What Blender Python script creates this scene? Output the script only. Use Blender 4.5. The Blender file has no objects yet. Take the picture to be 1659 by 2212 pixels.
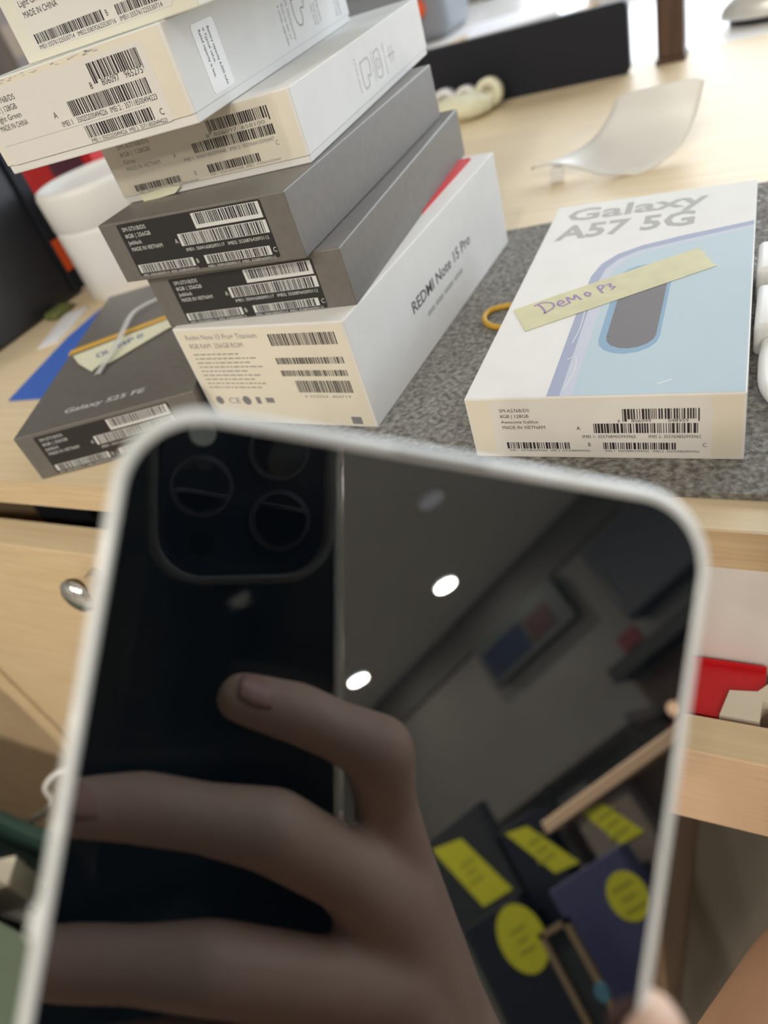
import bpy, bmesh, math, random
from mathutils import Matrix, Vector

scene = bpy.context.scene
random.seed(7)
MM = 0.001

# ------------------------------------------------------------------ camera
YAW, PITCH, ROLL = -0.630229, 0.668320, -0.351873
CAM = Vector((0, 0, 0.15965))          # worktop surface is z = 0
_f = Vector((math.sin(YAW) * math.cos(PITCH), math.cos(YAW) * math.cos(PITCH), -math.sin(PITCH)))
_r = Vector((math.cos(YAW), -math.sin(YAW), 0))
_u = _r.cross(_f)
RT = _r * math.cos(ROLL) + _u * math.sin(ROLL)
UP = _u * math.cos(ROLL) - _r * math.sin(ROLL)
FW = _f
cam_d = bpy.data.cameras.new('camera')
cam = bpy.data.objects.new('camera', cam_d)
scene.collection.objects.link(cam)
cam.matrix_world = Matrix(((RT.x, UP.x, -FW.x, CAM.x), (RT.y, UP.y, -FW.y, CAM.y), (RT.z, UP.z, -FW.z, CAM.z), (0, 0, 0, 1)))
cam_d.sensor_fit = 'VERTICAL'
cam_d.sensor_height = 34.6
cam_d.lens = 34.6 * 1535.6 / 2212
cam_d.clip_start = 0.003
cam_d.clip_end = 100
cam_d.dof.use_dof = True
cam_d.dof.focus_distance = 0.244
cam_d.dof.aperture_fstop = 24 / 3.3
scene.camera = cam

# ------------------------------------------------------------------ world, daylight, exposure
world = bpy.data.worlds.new('world'); scene.world = world
world.use_nodes = True
bg = world.node_tree.nodes['Background']
bg.inputs['Color'].default_value = (0.86, 0.93, 1.0, 1)
bg.inputs['Strength'].default_value = 4.6
vs = scene.view_settings
vs.view_transform = 'Standard'; vs.look = 'None'; vs.gamma = 1.0; vs.use_curve_mapping = False
vs.exposure = 0.0
# portal that guides daylight through the shop window
pl = bpy.data.lights.new('window_portal', 'AREA'); pl.shape = 'RECTANGLE'; pl.size = 3.7; pl.size_y = 1.4
pl.cycles.is_portal = True
po = bpy.data.objects.new('window_portal', pl); scene.collection.objects.link(po)
po.location = (1.35, 1.52, 0.67); po.rotation_euler = (math.radians(-90), 0, 0)
LAMP_W = 20.0

# ------------------------------------------------------------------ materials
MATS = {}
def mat(name, col, rough=0.5, metal=0.0, spec=0.5, ior=1.5, emit=None, estr=0.0, trans=0.0, coat=0.0, sss=0.0, alpha=None):
    if name in MATS: return MATS[name]
    m = bpy.data.materials.new(name); m.use_nodes = True
    b = m.node_tree.nodes['Principled BSDF']
    b.inputs['Base Color'].default_value = (*col, 1)
    b.inputs['Roughness'].default_value = rough
    b.inputs['Metallic'].default_value = metal
    b.inputs['Specular IOR Level'].default_value = spec
    b.inputs['IOR'].default_value = ior
    b.inputs['Transmission Weight'].default_value = trans
    b.inputs['Coat Weight'].default_value = coat
    if sss:
        b.inputs['Subsurface Weight'].default_value = sss
        b.inputs['Subsurface Radius'].default_value = (0.006, 0.003, 0.0015)
        b.inputs['Subsurface Scale'].default_value = 1.0
    if emit:
        b.inputs['Emission Color'].default_value = (*emit, 1); b.inputs['Emission Strength'].default_value = estr
    MATS[name] = m
    return m
def nodes(m): return m.node_tree.nodes, m.node_tree.links, m.node_tree.nodes['Principled BSDF']
def noise_mat(name, c1, c2, scale=(1, 1, 1), nscale=5, rough=0.5, detail=4, bump=0.0, lo=0.35, hi=0.65, spec=0.5, coat=0.0, bdist=0.001, dist=0.0):
    if name in MATS: return MATS[name]
    m = mat(name, c1, rough, spec=spec, coat=coat); N, L, b = nodes(m)
    tc = N.new('ShaderNodeTexCoord'); mp = N.new('ShaderNodeMapping'); mp.inputs['Scale'].default_value = scale
    no = N.new('ShaderNodeTexNoise'); no.inputs['Scale'].default_value = nscale; no.inputs['Detail'].default_value = detail
    no.inputs['Distortion'].default_value = dist
    cr = N.new('ShaderNodeValToRGB'); cr.color_ramp.elements[0].position = lo; cr.color_ramp.elements[1].position = hi
    cr.color_ramp.elements[0].color = (*c1, 1); cr.color_ramp.elements[1].color = (*c2, 1)
    L.new(tc.outputs['Object'], mp.inputs['Vector']); L.new(mp.outputs['Vector'], no.inputs['Vector'])
    L.new(no.outputs['Fac'], cr.inputs['Fac']); L.new(cr.outputs['Color'], b.inputs['Base Color'])
    if bump:
        bp = N.new('ShaderNodeBump'); bp.inputs['Strength'].default_value = bump; bp.inputs['Distance'].default_value = bdist
        L.new(no.outputs['Fac'], bp.inputs['Height']); L.new(bp.outputs['Normal'], b.inputs['Normal'])
    return m
def mat_carpet():
    m = mat('grey_felt', (0.3, 0.3, 0.29), 0.95, spec=0.12); N, L, b = nodes(m)
    tc = N.new('ShaderNodeTexCoord')
    n1 = N.new('ShaderNodeTexNoise'); n1.inputs['Scale'].default_value = 430; n1.inputs['Detail'].default_value = 3
    n2 = N.new('ShaderNodeTexVoronoi'); n2.inputs['Scale'].default_value = 520
    cr = N.new('ShaderNodeValToRGB'); e = cr.color_ramp.elements
    e[0].position = 0.34; e[0].color = (0.125, 0.12, 0.112, 1); e[1].position = 0.74; e[1].color = (0.37, 0.36, 0.335, 1)
    L.new(tc.outputs['Object'], n1.inputs['Vector']); L.new(tc.outputs['Object'], n2.inputs['Vector'])
    L.new(n1.outputs['Fac'], cr.inputs['Fac']); L.new(cr.outputs['Color'], b.inputs['Base Color'])
    lt = N.new('ShaderNodeMath'); lt.operation = 'LESS_THAN'; lt.inputs[1].default_value = 0.06
    sp = N.new('ShaderNodeSeparateColor'); L.new(n2.outputs['Color'], sp.inputs['Color']); L.new(sp.outputs['Red'], lt.inputs[0])
    mr = N.new('ShaderNodeMapRange'); mr.inputs['To Min'].default_value = 0.85; mr.inputs['To Max'].default_value = 0.22
    L.new(lt.outputs[0], mr.inputs['Value']); L.new(mr.outputs[0], b.inputs['Roughness'])
    bp = N.new('ShaderNodeBump'); bp.inputs['Strength'].default_value = 0.9; bp.inputs['Distance'].default_value = 0.0015
    L.new(n1.outputs['Fac'], bp.inputs['Height']); L.new(bp.outputs['Normal'], b.inputs['Normal'])
    return m

M_WOOD = noise_mat('pale_wood', (0.80, 0.67, 0.46), (0.70, 0.55, 0.35), (4, 90, 60), 3.0, 0.42, 5, 0.0, 0.30, 0.85, dist=0.3, spec=0.4)
M_WOODEDGE = noise_mat('pale_wood_edge', (0.74, 0.57, 0.36), (0.60, 0.43, 0.25), (6, 100, 160), 3.0, 0.4, 5, 0.05, 0.35, 0.75, dist=0.4)
M_PINK = noise_mat('beech_wood', (0.84, 0.61, 0.42), (0.74, 0.51, 0.33), (5, 60, 300), 3.0, 0.4, 4, 0.05, 0.35, 0.7)
M_BROWN = noise_mat('brown_wood', (0.24, 0.15, 0.09), (0.17, 0.105, 0.06), (40, 40, 4), 3.0, 0.5)
M_DARKWOOD = noise_mat('dark_brown_wood', (0.09, 0.045, 0.025), (0.05, 0.025, 0.015), (60, 60, 6), 3.0, 0.4)
M_MAT = mat_carpet()
M_CARD = noise_mat('white_card', (0.76, 0.76, 0.75), (0.73, 0.73, 0.72), (1, 1, 1), 60, 0.65, 3, 0.02, spec=0.3)
M_CREAM = noise_mat('cream_card', (0.78, 0.74, 0.64), (0.74, 0.70, 0.60), (1, 1, 1), 40, 0.5)  # on the phone box ends this cream paints in warm lamp light
M_GREYBOX = noise_mat('grey_card', (0.155, 0.145, 0.135), (0.14, 0.13, 0.12), (1, 1, 1), 300, 0.42, 2, 0.03, spec=0.7)
M_PALEGREEN = noise_mat('pale_green_card', (0.74, 0.75, 0.66), (0.77, 0.76, 0.66), (1, 1, 1), 20, 0.45)
M_TEALTINT = mat('pale_teal_card', (0.42, 0.55, 0.58), 0.4)
M_STICKER = mat('sticker_paper', (0.74, 0.73, 0.71), 0.32)
M_STICKERW = mat('sticker_white', (0.83, 0.83, 0.83), 0.4)
M_BLACKSTK = mat('black_sticker', (0.022, 0.021, 0.022), 0.4)
M_INK = mat('black_ink', (0.022, 0.018, 0.026), 0.5)
M_INKG = mat('grey_ink', (0.22, 0.22, 0.24), 0.5)
M_INKL = mat('light_grey_ink', (0.45, 0.45, 0.45), 0.5)
M_INKW = mat('white_ink', (0.66, 0.68, 0.68), 0.5)
M_SILVER = mat('silver_foil', (0.72, 0.72, 0.70), 0.3, metal=0.3)
M_TAPE = noise_mat('masking_tape', (0.74, 0.71, 0.46), (0.68, 0.65, 0.42), (1, 1, 1), 120, 0.6, 3, 0.15)
nodes(M_TAPE)[2].inputs['Alpha'].default_value = 0.8
M_TAPEW = noise_mat('pale_masking_tape', (0.80, 0.80, 0.62), (0.76, 0.76, 0.58), (1, 1, 1), 90, 0.55, 3, 0.1)
M_PEN = mat('purple_pen', (0.30, 0.20, 0.38), 0.6)
M_PENB = mat('blue_pen', (0.13, 0.16, 0.36), 0.6)
M_PHBLUE = mat('print_ice_blue', (0.47, 0.58, 0.65), 0.65, spec=0.3)
M_PHLAV = mat('print_lavender', (0.36, 0.40, 0.54), 0.65, spec=0.3)
M_PHLAV2 = mat('print_pale_lavender', (0.55, 0.58, 0.68), 0.65, spec=0.3)
M_PHISL = mat('print_camera_grey', (0.19, 0.18, 0.19), 0.65, spec=0.3)
M_PHRIM = mat('print_deep_blue', (0.26, 0.40, 0.55), 0.65, spec=0.3)
M_GOLD = mat('gold_elastic', (0.72, 0.42, 0.06), 0.45)
M_RUBBER = mat('yellow_rubber', (0.62, 0.36, 0.03), 0.5)
M_PLASTIC = mat('white_plastic', (0.80, 0.80, 0.78), 0.35)
M_PAPER = mat('white_paper', (0.78, 0.79, 0.84), 0.6)
M_BLACK = mat('black_plastic', (0.018, 0.02, 0.026), 0.35)
M_BLACKMATT = mat('black_matt_plastic', (0.014, 0.016, 0.023), 0.6, spec=0.25)
M_BLUE = mat('blue_plastic', (0.06, 0.15, 0.55), 0.4)
M_BLUEGREY = mat('blue_grey_card', (0.20, 0.28, 0.44), 0.6)
M_RED = mat('red_card', (0.62, 0.012, 0.02), 0.45)
M_ORANGE = mat('orange_plastic', (0.80, 0.11, 0.02), 0.4)
M_GREEN = mat('dark_green_plastic', (0.025, 0.058, 0.046), 0.45)
M_GREENP = mat('pale_green_plastic', (0.12, 0.165, 0.12), 0.5)
M_CHROME = mat('chrome', (0.75, 0.75, 0.75), 0.15, metal=1.0)
M_GREYM = mat('grey_plastic', (0.22, 0.24, 0.27), 0.4)
M_WALL = noise_mat('painted_wall', (0.36, 0.355, 0.34), (0.335, 0.33, 0.315), (1, 1, 1), 2, 0.8)
M_CEIL = noise_mat('painted_ceiling', (0.86, 0.86, 0.84), (0.83, 0.83, 0.81), (1, 1, 1), 2, 0.85)
M_FLOOR = noise_mat('floor_tile', (0.36, 0.33, 0.28), (0.30, 0.27, 0.23), (1, 1, 1), 6, 0.45)
M_PAVE = noise_mat('pavement', (0.62, 0.61, 0.60), (0.52, 0.51, 0.50), (1, 1, 1), 3, 0.8)
M_WHITETOP = mat('white_laminate', (0.84, 0.83, 0.82), 0.25)  # on the counter this white stands in for window glare
M_GLASS = mat('screen_glass_black', (0.002, 0.0042, 0.0065), 0.012, ior=2.2)
M_FRAME = mat('phone_frame_pale_blue', (0.90, 0.94, 0.95), 0.3, metal=0.08, coat=0.4)
M_PHB = mat('phone_back_black', (0.007, 0.011, 0.016), 0.25)
M_PHBMOD = mat('camera_module_black', (0.012, 0.014, 0.024), 0.12)
M_LENS = mat('lens_glass_black', (0.002, 0.002, 0.004), 0.03, ior=1.7)
M_LENSRING = mat('lens_ring', (0.16, 0.16, 0.20), 0.22, metal=0.9)
M_FLASH = mat('flash_diffuser', (0.72, 0.78, 0.72), 0.35)
M_CLEAR = mat('clear_case_plastic', (0.95, 0.96, 0.93), 0.11, ior=1.45, trans=0.91)
M_SKIN = noise_mat('skin', (0.70, 0.48, 0.365), (0.76, 0.54, 0.42), (1, 1, 1), 45, 0.5, 3, 0.10, 0.3, 0.7)
M_NAIL = mat('fingernail_pink', (0.66, 0.40, 0.34), 0.28)
M_YELLOW = mat('yellow_tag', (0.62, 0.62, 0.03), 0.5)
M_STRIP = mat('frosted_strip', (0.86, 0.87, 0.86), 0.3); nodes(M_STRIP)[2].inputs['Alpha'].default_value = 0.45
M_LAMP = mat('downlight_lens', (0.9, 0.9, 0.9), 0.5, emit=(0.84, 1.0, 0.97), estr=5.6)
M_LAMPFAINT = mat('downlight_lens_faint_glow', (0.85, 0.87, 0.95), 0.4, emit=(0.85, 0.9, 1.0), estr=0.4)  # unlit lens with a faint bluish glow put in
M_WARM = mat('warm_lamp', (0.9, 0.7, 0.5), 0.5, emit=(1.0, 0.62, 0.36), estr=3.0)

# ------------------------------------------------------------------ helpers
COL = scene.collection
def T(o, label, cat, group=None, kind=None):
    o['label'] = label; o['category'] = cat
    if group: o['group'] = group
    if kind: o['kind'] = kind
    return o
def empty(name, loc=(0, 0, 0), rz=0.0, matrix=None):
    o = bpy.data.objects.new(name, None); COL.objects.link(o); o.empty_display_size = 0.02
    if matrix is not None: o.matrix_world = matrix
    else:
        o.location = loc; o.rotation_euler = (0, 0, rz)
    return o
def obj(name, bm, m, parent=None, smooth=False, loc=None, rz=0.0):
    if isinstance(bm, bmesh.types.BMesh):
        me = bpy.data.meshes.new(name)
        bmesh.ops.recalc_face_normals(bm, faces=bm.faces)
        bm.to_mesh(me); bm.free()
    else: me = bm
    me.materials.clear(); me.materials.append(m)
    if smooth:
        for p in me.polygons: p.use_smooth = True
    o = bpy.data.objects.new(name, me); COL.objects.link(o)
    if parent: o.parent = parent
    if loc is not None: o.location = loc; o.rotation_euler = (0, 0, rz)
    return o
def struct(name, bm, m):
    o = obj(name, bm, m); o['kind'] = 'structure'; return o
def box(bm, x0, x1, y0, y1, z0, z1, bev=0.0, seg=2):
    r = bmesh.ops.create_cube(bm, size=1.0)
    vs = r['verts']
    for v in vs:
        v.co = Vector((x0 + (v.co.x + .5) * (x1 - x0), y0 + (v.co.y + .5) * (y1 - y0), z0 + (v.co.z + .5) * (z1 - z0)))
    if bev:
        es = list({e for v in vs for e in v.link_edges})
        bmesh.ops.bevel(bm, geom=es, offset=bev, segments=seg, affect='EDGES', profile=0.5)
    return bm
def B(x0, x1, y0, y1, z0, z1, bev=0.0, seg=2): return box(bmesh.new(), x0, x1, y0, y1, z0, z1, bev, seg)
def cyl(bm, p0, p1, r0, r1=None, n=24, caps=True):
    r1 = r0 if r1 is None else r1
    p0 = Vector(p0); p1 = Vector(p1); d = p1 - p0
    q = d.to_track_quat('Z', 'Y').to_matrix().to_4x4()
    bmesh.ops.create_cone(bm, cap_ends=caps, segments=n, radius1=r0, radius2=r1, depth=d.length, matrix=Matrix.Translation((p0 + p1) / 2) @ q)
    return bm
def CY(p0, p1, r0, r1=None, n=24): return cyl(bmesh.new(), p0, p1, r0, r1, n)
def lathe(prof, n=32, bm=None, center=(0, 0, 0)):
    bm = bm or bmesh.new(); c = Vector(center); rings = []
    for r, z in prof:
        rings.append([bm.verts.new(c + Vector((r * math.cos(2 * math.pi * i / n), r * math.sin(2 * math.pi * i / n), z))) for i in range(n)])
    for a, b in zip(rings[:-1], rings[1:]):
        for i in range(n): bm.faces.new((a[i], a[(i + 1) % n], b[(i + 1) % n], b[i]))
    bm.faces.new(rings[0][::-1]); bm.faces.new(rings[-1])
    return bm
def prism(pts, z0, z1, bm=None):
    """polygon in xy extruded in z"""
    bm = bm or bmesh.new()
    a = [bm.verts.new((p[0], p[1], z0)) for p in pts]; b = [bm.verts.new((p[0], p[1], z1)) for p in pts]
    n = len(pts)
    bm.faces.new(a[::-1]); bm.faces.new(b)
    for i in range(n): bm.faces.new((a[i], a[(i + 1) % n], b[(i + 1) % n], b[i]))
    return bm
def tube(pts, r, n=10, bm=None, closed=False):
    bm = bm or bmesh.new(); P = [Vector(p) for p in pts]; rings = []; prev = None
    N = len(P)
    for i, p in enumerate(P):
        if closed: t = P[(i + 1) % N] - P[i - 1]
        else: t = P[min(i + 1, N - 1)] - P[max(i - 1, 0)]
        t.normalize()
        a = prev if prev is not None else (Vector((0, 0, 1)) if abs(t.z) < .9 else Vector((1, 0, 0)))
        s = t.cross(a); s.normalize(); a = s.cross(t); a.normalize(); prev = a
        rr = r[i] if isinstance(r, (list, tuple)) else r
        rings.append([bm.verts.new(p + (s * math.cos(2 * math.pi * k / n) + a * math.sin(2 * math.pi * k / n)) * rr) for k in range(n)])
    pairs = list(zip(rings[:-1], rings[1:])) + ([(rings[-1], rings[0])] if closed else [])
    for A, C in pairs:
        for k in range(n): bm.faces.new((A[k], A[(k + 1) % n], C[(k + 1) % n], C[k]))
    if not closed: bm.faces.new(rings[0][::-1]); bm.faces.new(rings[-1])
    return bm
def spline(pts, sub=8, closed=False):
    P = [Vector(p) for p in pts]; out = []; n = len(P)
    rng = range(n if closed else n - 1)
    for i in rng:
        g = (lambda k: P[k % n]) if closed else (lambda k: P[min(max(k, 0), n - 1)])
        a, b, c, d = g(i - 1), g(i), g(i + 1), g(i + 2)
        for s in range(sub):
            t = s / sub
            out.append(0.5 * ((2 * b) + (c - a) * t + (2 * a - 5 * b + 4 * c - d) * t * t + (3 * b - a - 3 * c + d) * t ** 3))
    if not closed: out.append(P[-1])
    return out
def rrect(x0, x1, y0, y1, r, n=8):
    out = []
    for cx, cy, a0 in ((x1 - r, y1 - r, 0), (x0 + r, y1 - r, 90), (x0 + r, y0 + r, 180), (x1 - r, y0 + r, 270)):
        for i in range(n + 1):
            a = math.radians(a0 + 90 * i / n); out.append((cx + r * math.cos(a), cy + r * math.sin(a)))
    return out
def loft(loops, bm=None, cap0=True, cap1=True):
    bm = bm or bmesh.new()
    R = [[bm.verts.new(p) for p in l] for l in loops]; n = len(R[0])
    for a, b in zip(R[:-1], R[1:]):
        for i in range(n): bm.faces.new((a[i], a[(i + 1) % n], b[(i + 1) % n], b[i]))
    if cap0: bm.faces.new(R[0][::-1])
    if cap1: bm.faces.new(R[-1])
    return bm

class Face:
    """a flat face of a box: point at (a, b) mm along right / up, lifted e mm"""
    def __init__(s, o, r, u): s.o = Vector(o); s.r = Vector(r); s.u = Vector(u); s.n = s.r.cross(s.u)
    def P(s, a, b, e=0.06): return s.o + (s.r * a + s.u * b + s.n * e) * MM
def fpoly(f, pts, e=0.06, th=0.05, bm=None):
    bm = bm or bmesh.new()
    lo = [bm.verts.new(f.P(a, b, e - th)) for a, b in pts]; hi = [bm.verts.new(f.P(a, b, e)) for a, b in pts]
    n = len(pts); bm.faces.new(lo[::-1]); bm.faces.new(hi)
    for i in range(n): bm.faces.new((lo[i], lo[(i + 1) % n], hi[(i + 1) % n], hi[i]))
    return bm
def frect(f, a0, a1, b0, b1, e=0.06, th=0.05, bm=None): return fpoly(f, [(a0, b0), (a1, b0), (a1, b1), (a0, b1)], e, th, bm)
def barcode(f, a0, a1, b0, b1, e, bm=None, guard=False, seed=0):
    bm = bm or bmesh.new(); rnd = random.Random(seed + int(a0 * 131 + b0 * 17)); a = a0; unit = 0.26
    k = 0
    while a < a1 - 0.25:
        w = unit * rnd.choice((1, 1, 2, 2, 3)); w = min(w, a1 - a)
        lo = b0 - (0.9 if guard and (k < 2 or a > a1 - 1.0) else 0)
        v = [bm.verts.new(f.P(p, q, e)) for p, q in ((a, lo), (a + w, lo), (a + w, b1), (a, b1))]
        bm.faces.new(v); a += w + unit * rnd.choice((1, 1, 1, 2, 2)); k += 1
    return bm
def text_into(bm, f, s, a, b, h, e=0.1, w=None, rot=0, align='LEFT', bold=0.0):
    """text with baseline start at (a, b); h = capital height in mm; rot in quarter turns; w = width to fit"""
    cu = bpy.data.curves.new('t', 'FONT'); cu.body = s; cu.size = 1.0; cu.resolution_u = 2; cu.align_x = align
    cu.offset = bold
    o = bpy.data.objects.new('t', cu); COL.objects.link(o)
    dg = bpy.context.evaluated_depsgraph_get()
    me = bpy.data.meshes.new_from_object(o.evaluated_get(dg))
    if len(me.vertices):
        xs = [v.co.x for v in me.vertices]; sy = h / 0.69
        sx = (w / (max(xs) - min(xs))) if w else sy * 0.86
        c, sn = math.cos(rot * math.pi / 2), math.sin(rot * math.pi / 2)
        vs = []
        for v in me.vertices:
            x, y = v.co.x * sx, v.co.y * sy
            vs.append(bm.verts.new(f.P(a + c * x - sn * y, b + sn * x + c * y, e)))
        for p in me.polygons:
            try: bm.faces.new([vs[i] for i in p.vertices])
            except ValueError: pass
    bpy.data.objects.remove(o); bpy.data.curves.remove(cu); bpy.data.meshes.remove(me)
    return bm
def stroke(bm, f, pts, wd, e):
    """hand-drawn pen line of width wd mm through points on a face"""
    P = spline([(p[0], p[1], 0) for p in pts], 6)
    for i in range(len(P) - 1):
        d = P[i + 1] - P[i]
        if d.length < 1e-6: continue
        d.normalize(); s = Vector((-d.y, d.x, 0)) * wd / 2; d2 = d * wd * .3
        q = [P[i] - s - d2, P[i + 1] - s + d2, P[i + 1] + s + d2, P[i] + s - d2]
        bm.faces.new([bm.verts.new(f.P(v.x, v.y, e + 0.002 * (i % 3))) for v in q])
    return bm
def organic(name, segs, m, parent, voxel, smooth=6, flat=None):
    """one continuous skin grown over tapered limbs: segs = list of chains [(point, radius), ...]"""
    bm = bmesh.new()
    for chain in segs:
        for (p, r) in chain:
            bmesh.ops.create_icosphere(bm, subdivisions=3, radius=r, matrix=Matrix.Translation(Vector(p)))
        for (p, r), (q, s) in zip(chain[:-1], chain[1:]):
            cyl(bm, p, q, r, s, 24)
    me = bpy.data.meshes.new(name); bm.to_mesh(me); bm.free()
    o = bpy.data.objects.new('t', me); COL.objects.link(o)
    rm = o.modifiers.new('r', 'REMESH'); rm.mode = 'VOXEL'; rm.voxel_size = voxel
    sm = o.modifiers.new('s', 'SMOOTH'); sm.iterations = smooth; sm.factor = 0.6
    dg = bpy.context.evaluated_depsgraph_get()
    me2 = bpy.data.meshes.new_from_object(o.evaluated_get(dg)); me2.name = name
    bpy.data.objects.remove(o); bpy.data.meshes.remove(me)
    return obj(name, me2, m, parent, smooth=True)
def mmv(*p): return Vector(p) * MM

# ------------------------------------------------------------------ room shell
FZ, CZ = -0.75, 2.06
struct('floor', B(-2.2, 4.1, -5.4, 1.5, FZ - 0.1, FZ), M_FLOOR)
struct('ceiling', B(-2.2, 4.1, -5.4, 1.6, CZ, CZ + 0.1), M_CEIL)
struct('wall_right', B(4.05, 4.15, -5.4, 1.6, FZ, CZ), M_WALL)
struct('wall_left', B(-2.3, -2.2, -5.4, 1.6, FZ, CZ), M_WALL)
struct('wall_back', B(-2.2, 4.05, -5.5, -5.4, FZ, CZ), M_WALL)
bm = bmesh.new()
box(bm, -2.2, -0.5, 1.5, 1.6, FZ, CZ); box(bm, 3.2, 4.05, 1.5, 1.6, FZ, CZ)
box(bm, -0.5, 3.2, 1.5, 1.6, FZ, -0.02); box(bm, -0.5, 3.2, 1.5, 1.6, 1.36, CZ)
struct('wall_front', bm, M_WALL)
w = empty('window_1', (1.35, 1.55, 0)); w['kind'] = 'structure'
for x in (-1.85, -0.62, 0.58, 1.79):
    obj('frame_post', B(x, x + 0.06, -0.03, 0.03, -0.02, 1.36, 0.004), M_DARKWOOD, w)
for z in (-0.02, 1.31): obj('frame_rail', B(-1.79, 1.79, -0.03, 0.03, z, z + 0.05, 0.004), M_DARKWOOD, w)
struct('trim_1', B(4.02, 4.05, -5.4, 1.5, 1.80, 2.06), mat('dark_grey_paint', (0.20, 0.20, 0.195), 0.7))
struct('ground', B(-12, 14, 1.6, 22, FZ - 0.2, FZ - 0.05), M_PAVE)

# ------------------------------------------------------------------ ceiling lamps
def downlight(x, y, label, lit=True, power=LAMP_W):
    t = empty('downlight', (x, y, CZ))
    T(t, label, 'ceiling light', 'round recessed downlights')
    obj('trim_ring', lathe([(0.094, 0), (0.096, -0.006), (0.088, -0.010), (0.078, -0.008), (0.078, -0.001)], 40), M_PLASTIC, t, True)
    obj('diffuser', lathe([(0.077, -0.0005), (0.077, -0.004), (0.05, -0.0055)], 40), M_LAMP if lit else M_LAMPFAINT, t)
    if lit:
        l = bpy.data.lights.new('downlight_lamp', 'AREA'); l.shape = 'DISK'; l.size = 0.14; l.energy = power
        l.color = (1.0, 0.92, 0.80)
        lo = bpy.data.objects.new('downlight_lamp', l); COL.objects.link(lo); lo.parent = t; lo.location = (0, 0, -0.02)
downlight(3.50, -2.30, 'lit round downlight near the shop wall, the upper one mirrored in the phone', True, 7.0)
downlight(3.50, -3.40, 'lit round downlight mirrored beside the index fingertip in the phone', True, 7.0)
downlight(2.76, -1.59, 'unlit downlight given a faint bluish glow, mirrored near the top edge of the phone', False)
k = 0
for x in (-1.2, 0.1, 1.4):
    for y in (-1.9, -3.0, -4.1):
        k += 1
        downlight(x, y, 'lit downlight over the shop floor, %s row from the window, %s the left wall' % (('first', 'second', 'third')[(k - 1) % 3], ('nearest', 'second from', 'third from')[(k - 1) // 3]), True, LAMP_W)

# ------------------------------------------------------------------ desk
wt = empty('worktop', (0, 0.1656, 0))
T(wt, 'pale wooden desk top with a light grain', 'desk')
TH = 0.0155
obj('board', B(-0.95, 0.95, 0.0008, 0.60, -TH, 0), M_WOOD, wt)
obj('edge_strip', B(-0.95, 0.95, 0, 0.0008, -TH, -0.0001), M_WOODEDGE, wt)
ct = empty('counter', (0, 0.767, 0)); T(ct, 'made-up white counter behind the wooden desk, its white standing for window glare', 'counter')  # added behind the desk; whiteness imitates window glare on the wood
obj('glare_white_top', B(-1.6, 1.6, 0, 0.70, -0.02, 0, 0.001), M_WHITETOP, ct)
obj('front_panel', B(-1.6, 1.6, 0.03, 0.05, FZ, -0.02), M_WHITETOP, ct)

cab = empty('desk_cabinet', (-0.31, 0.1656, FZ)); T(cab, 'wooden cabinet under the left of the desk with one chrome knob', 'cabinet')
def L(x): return x + 0.31
zz = -FZ
obj('side_panel', B(L(-0.583), L(-0.556), 0.0, 0.56, 0, zz - TH - 0.0005, 0.001), M_WOODEDGE, cab)
obj('side_panel', B(L(-0.052), L(-0.036), 0.016, 0.56, 0, zz - TH - 0.0005, 0.001), M_BROWN, cab)
obj('back_panel', B(L(-0.556), L(-0.052), 0.55, 0.56, 0, zz - TH - 0.0005), M_BROWN, cab)
obj('shelf', B(L(-0.556), L(-0.052), 0.03, 0.55, zz - 0.17, zz - 0.155), M_BROWN, cab)
d = obj('door', B(L(-0.548), L(-0.056), 0.0, 0.019, 0.02, zz - 0.0505, 0.001), M_WOODEDGE, cab)
obj('door_cap', B(L(-0.548), L(-0.056), 0.0, 0.019, zz - 0.0505, zz - 0.0500), M_WOOD, d)
kb = lathe([(0.005, 0), (0.005, 0.008), (0.009, 0.011), (0.0115, 0.015), (0.0115, 0.018), (0.008, 0.021), (0.003, 0.022)], 28)
bmesh.ops.transform(kb, matrix=Matrix.Translation((L(-0.317), 0, zz - 0.065)) @ Matrix.Rotation(math.radians(90), 4, 'X'), verts=kb.verts)
obj('knob', kb, M_CHROME, d, True)
o = obj('storage_box', B(-0.03, 0.03, -0.06, 0.06, 0, 0.10, 0.002), M_BLACKMATT, loc=(-0.45, 0.30, -0.155)); T(o, 'black box on the cabinet shelf in the dark gap under the desk', 'box')
o = obj('storage_box', B(-0.035, 0.035, -0.02, 0.05, 0, 0.108, 0.002), M_RED, loc=(-0.375, 0.29, -0.155)); T(o, 'red box on the cabinet shelf in the dark gap under the desk', 'box')

dr = empty('drawer_unit', (0.2, 0.163, FZ)); T(dr, 'open topped wooden drawer under the right of the desk holding red card', 'drawer')
def X2(x): return x - 0.2
obj('drawer_front', B(X2(-0.034), X2(0.62), 0, 0.0165, zz - 0.1785, zz - 0.1205, 0.0008), M_PINK, dr)
obj('front_cap', B(X2(-0.034), X2(0.62), 0.0002, 0.0163, zz - 0.1205, zz - 0.1200), M_WOOD, dr)
obj('drawer_bottom', B(X2(-0.034), X2(0.62), 0.0165, 0.30, zz - 0.1785, zz - 0.172), M_BROWN, dr)
obj('drawer_back', B(X2(-0.034), X2(0.62), 0.049, 0.056, zz - 0.172, zz - 0.0165), M_WHITETOP, dr)
obj('drawer_side', B(X2(0.62), X2(0.636), 0, 0.30, zz - 0.1785, zz - 0.0165), M_PINK, dr)
obj('leg', B(X2(0.60), X2(0.636), 0.25, 0.286, 0, zz - 0.1785), M_PINK, dr)
obj('leg', B(X2(0.60), X2(0.636), 0.0, 0.036, 0, zz - 0.1785), M_PINK, dr)
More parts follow.
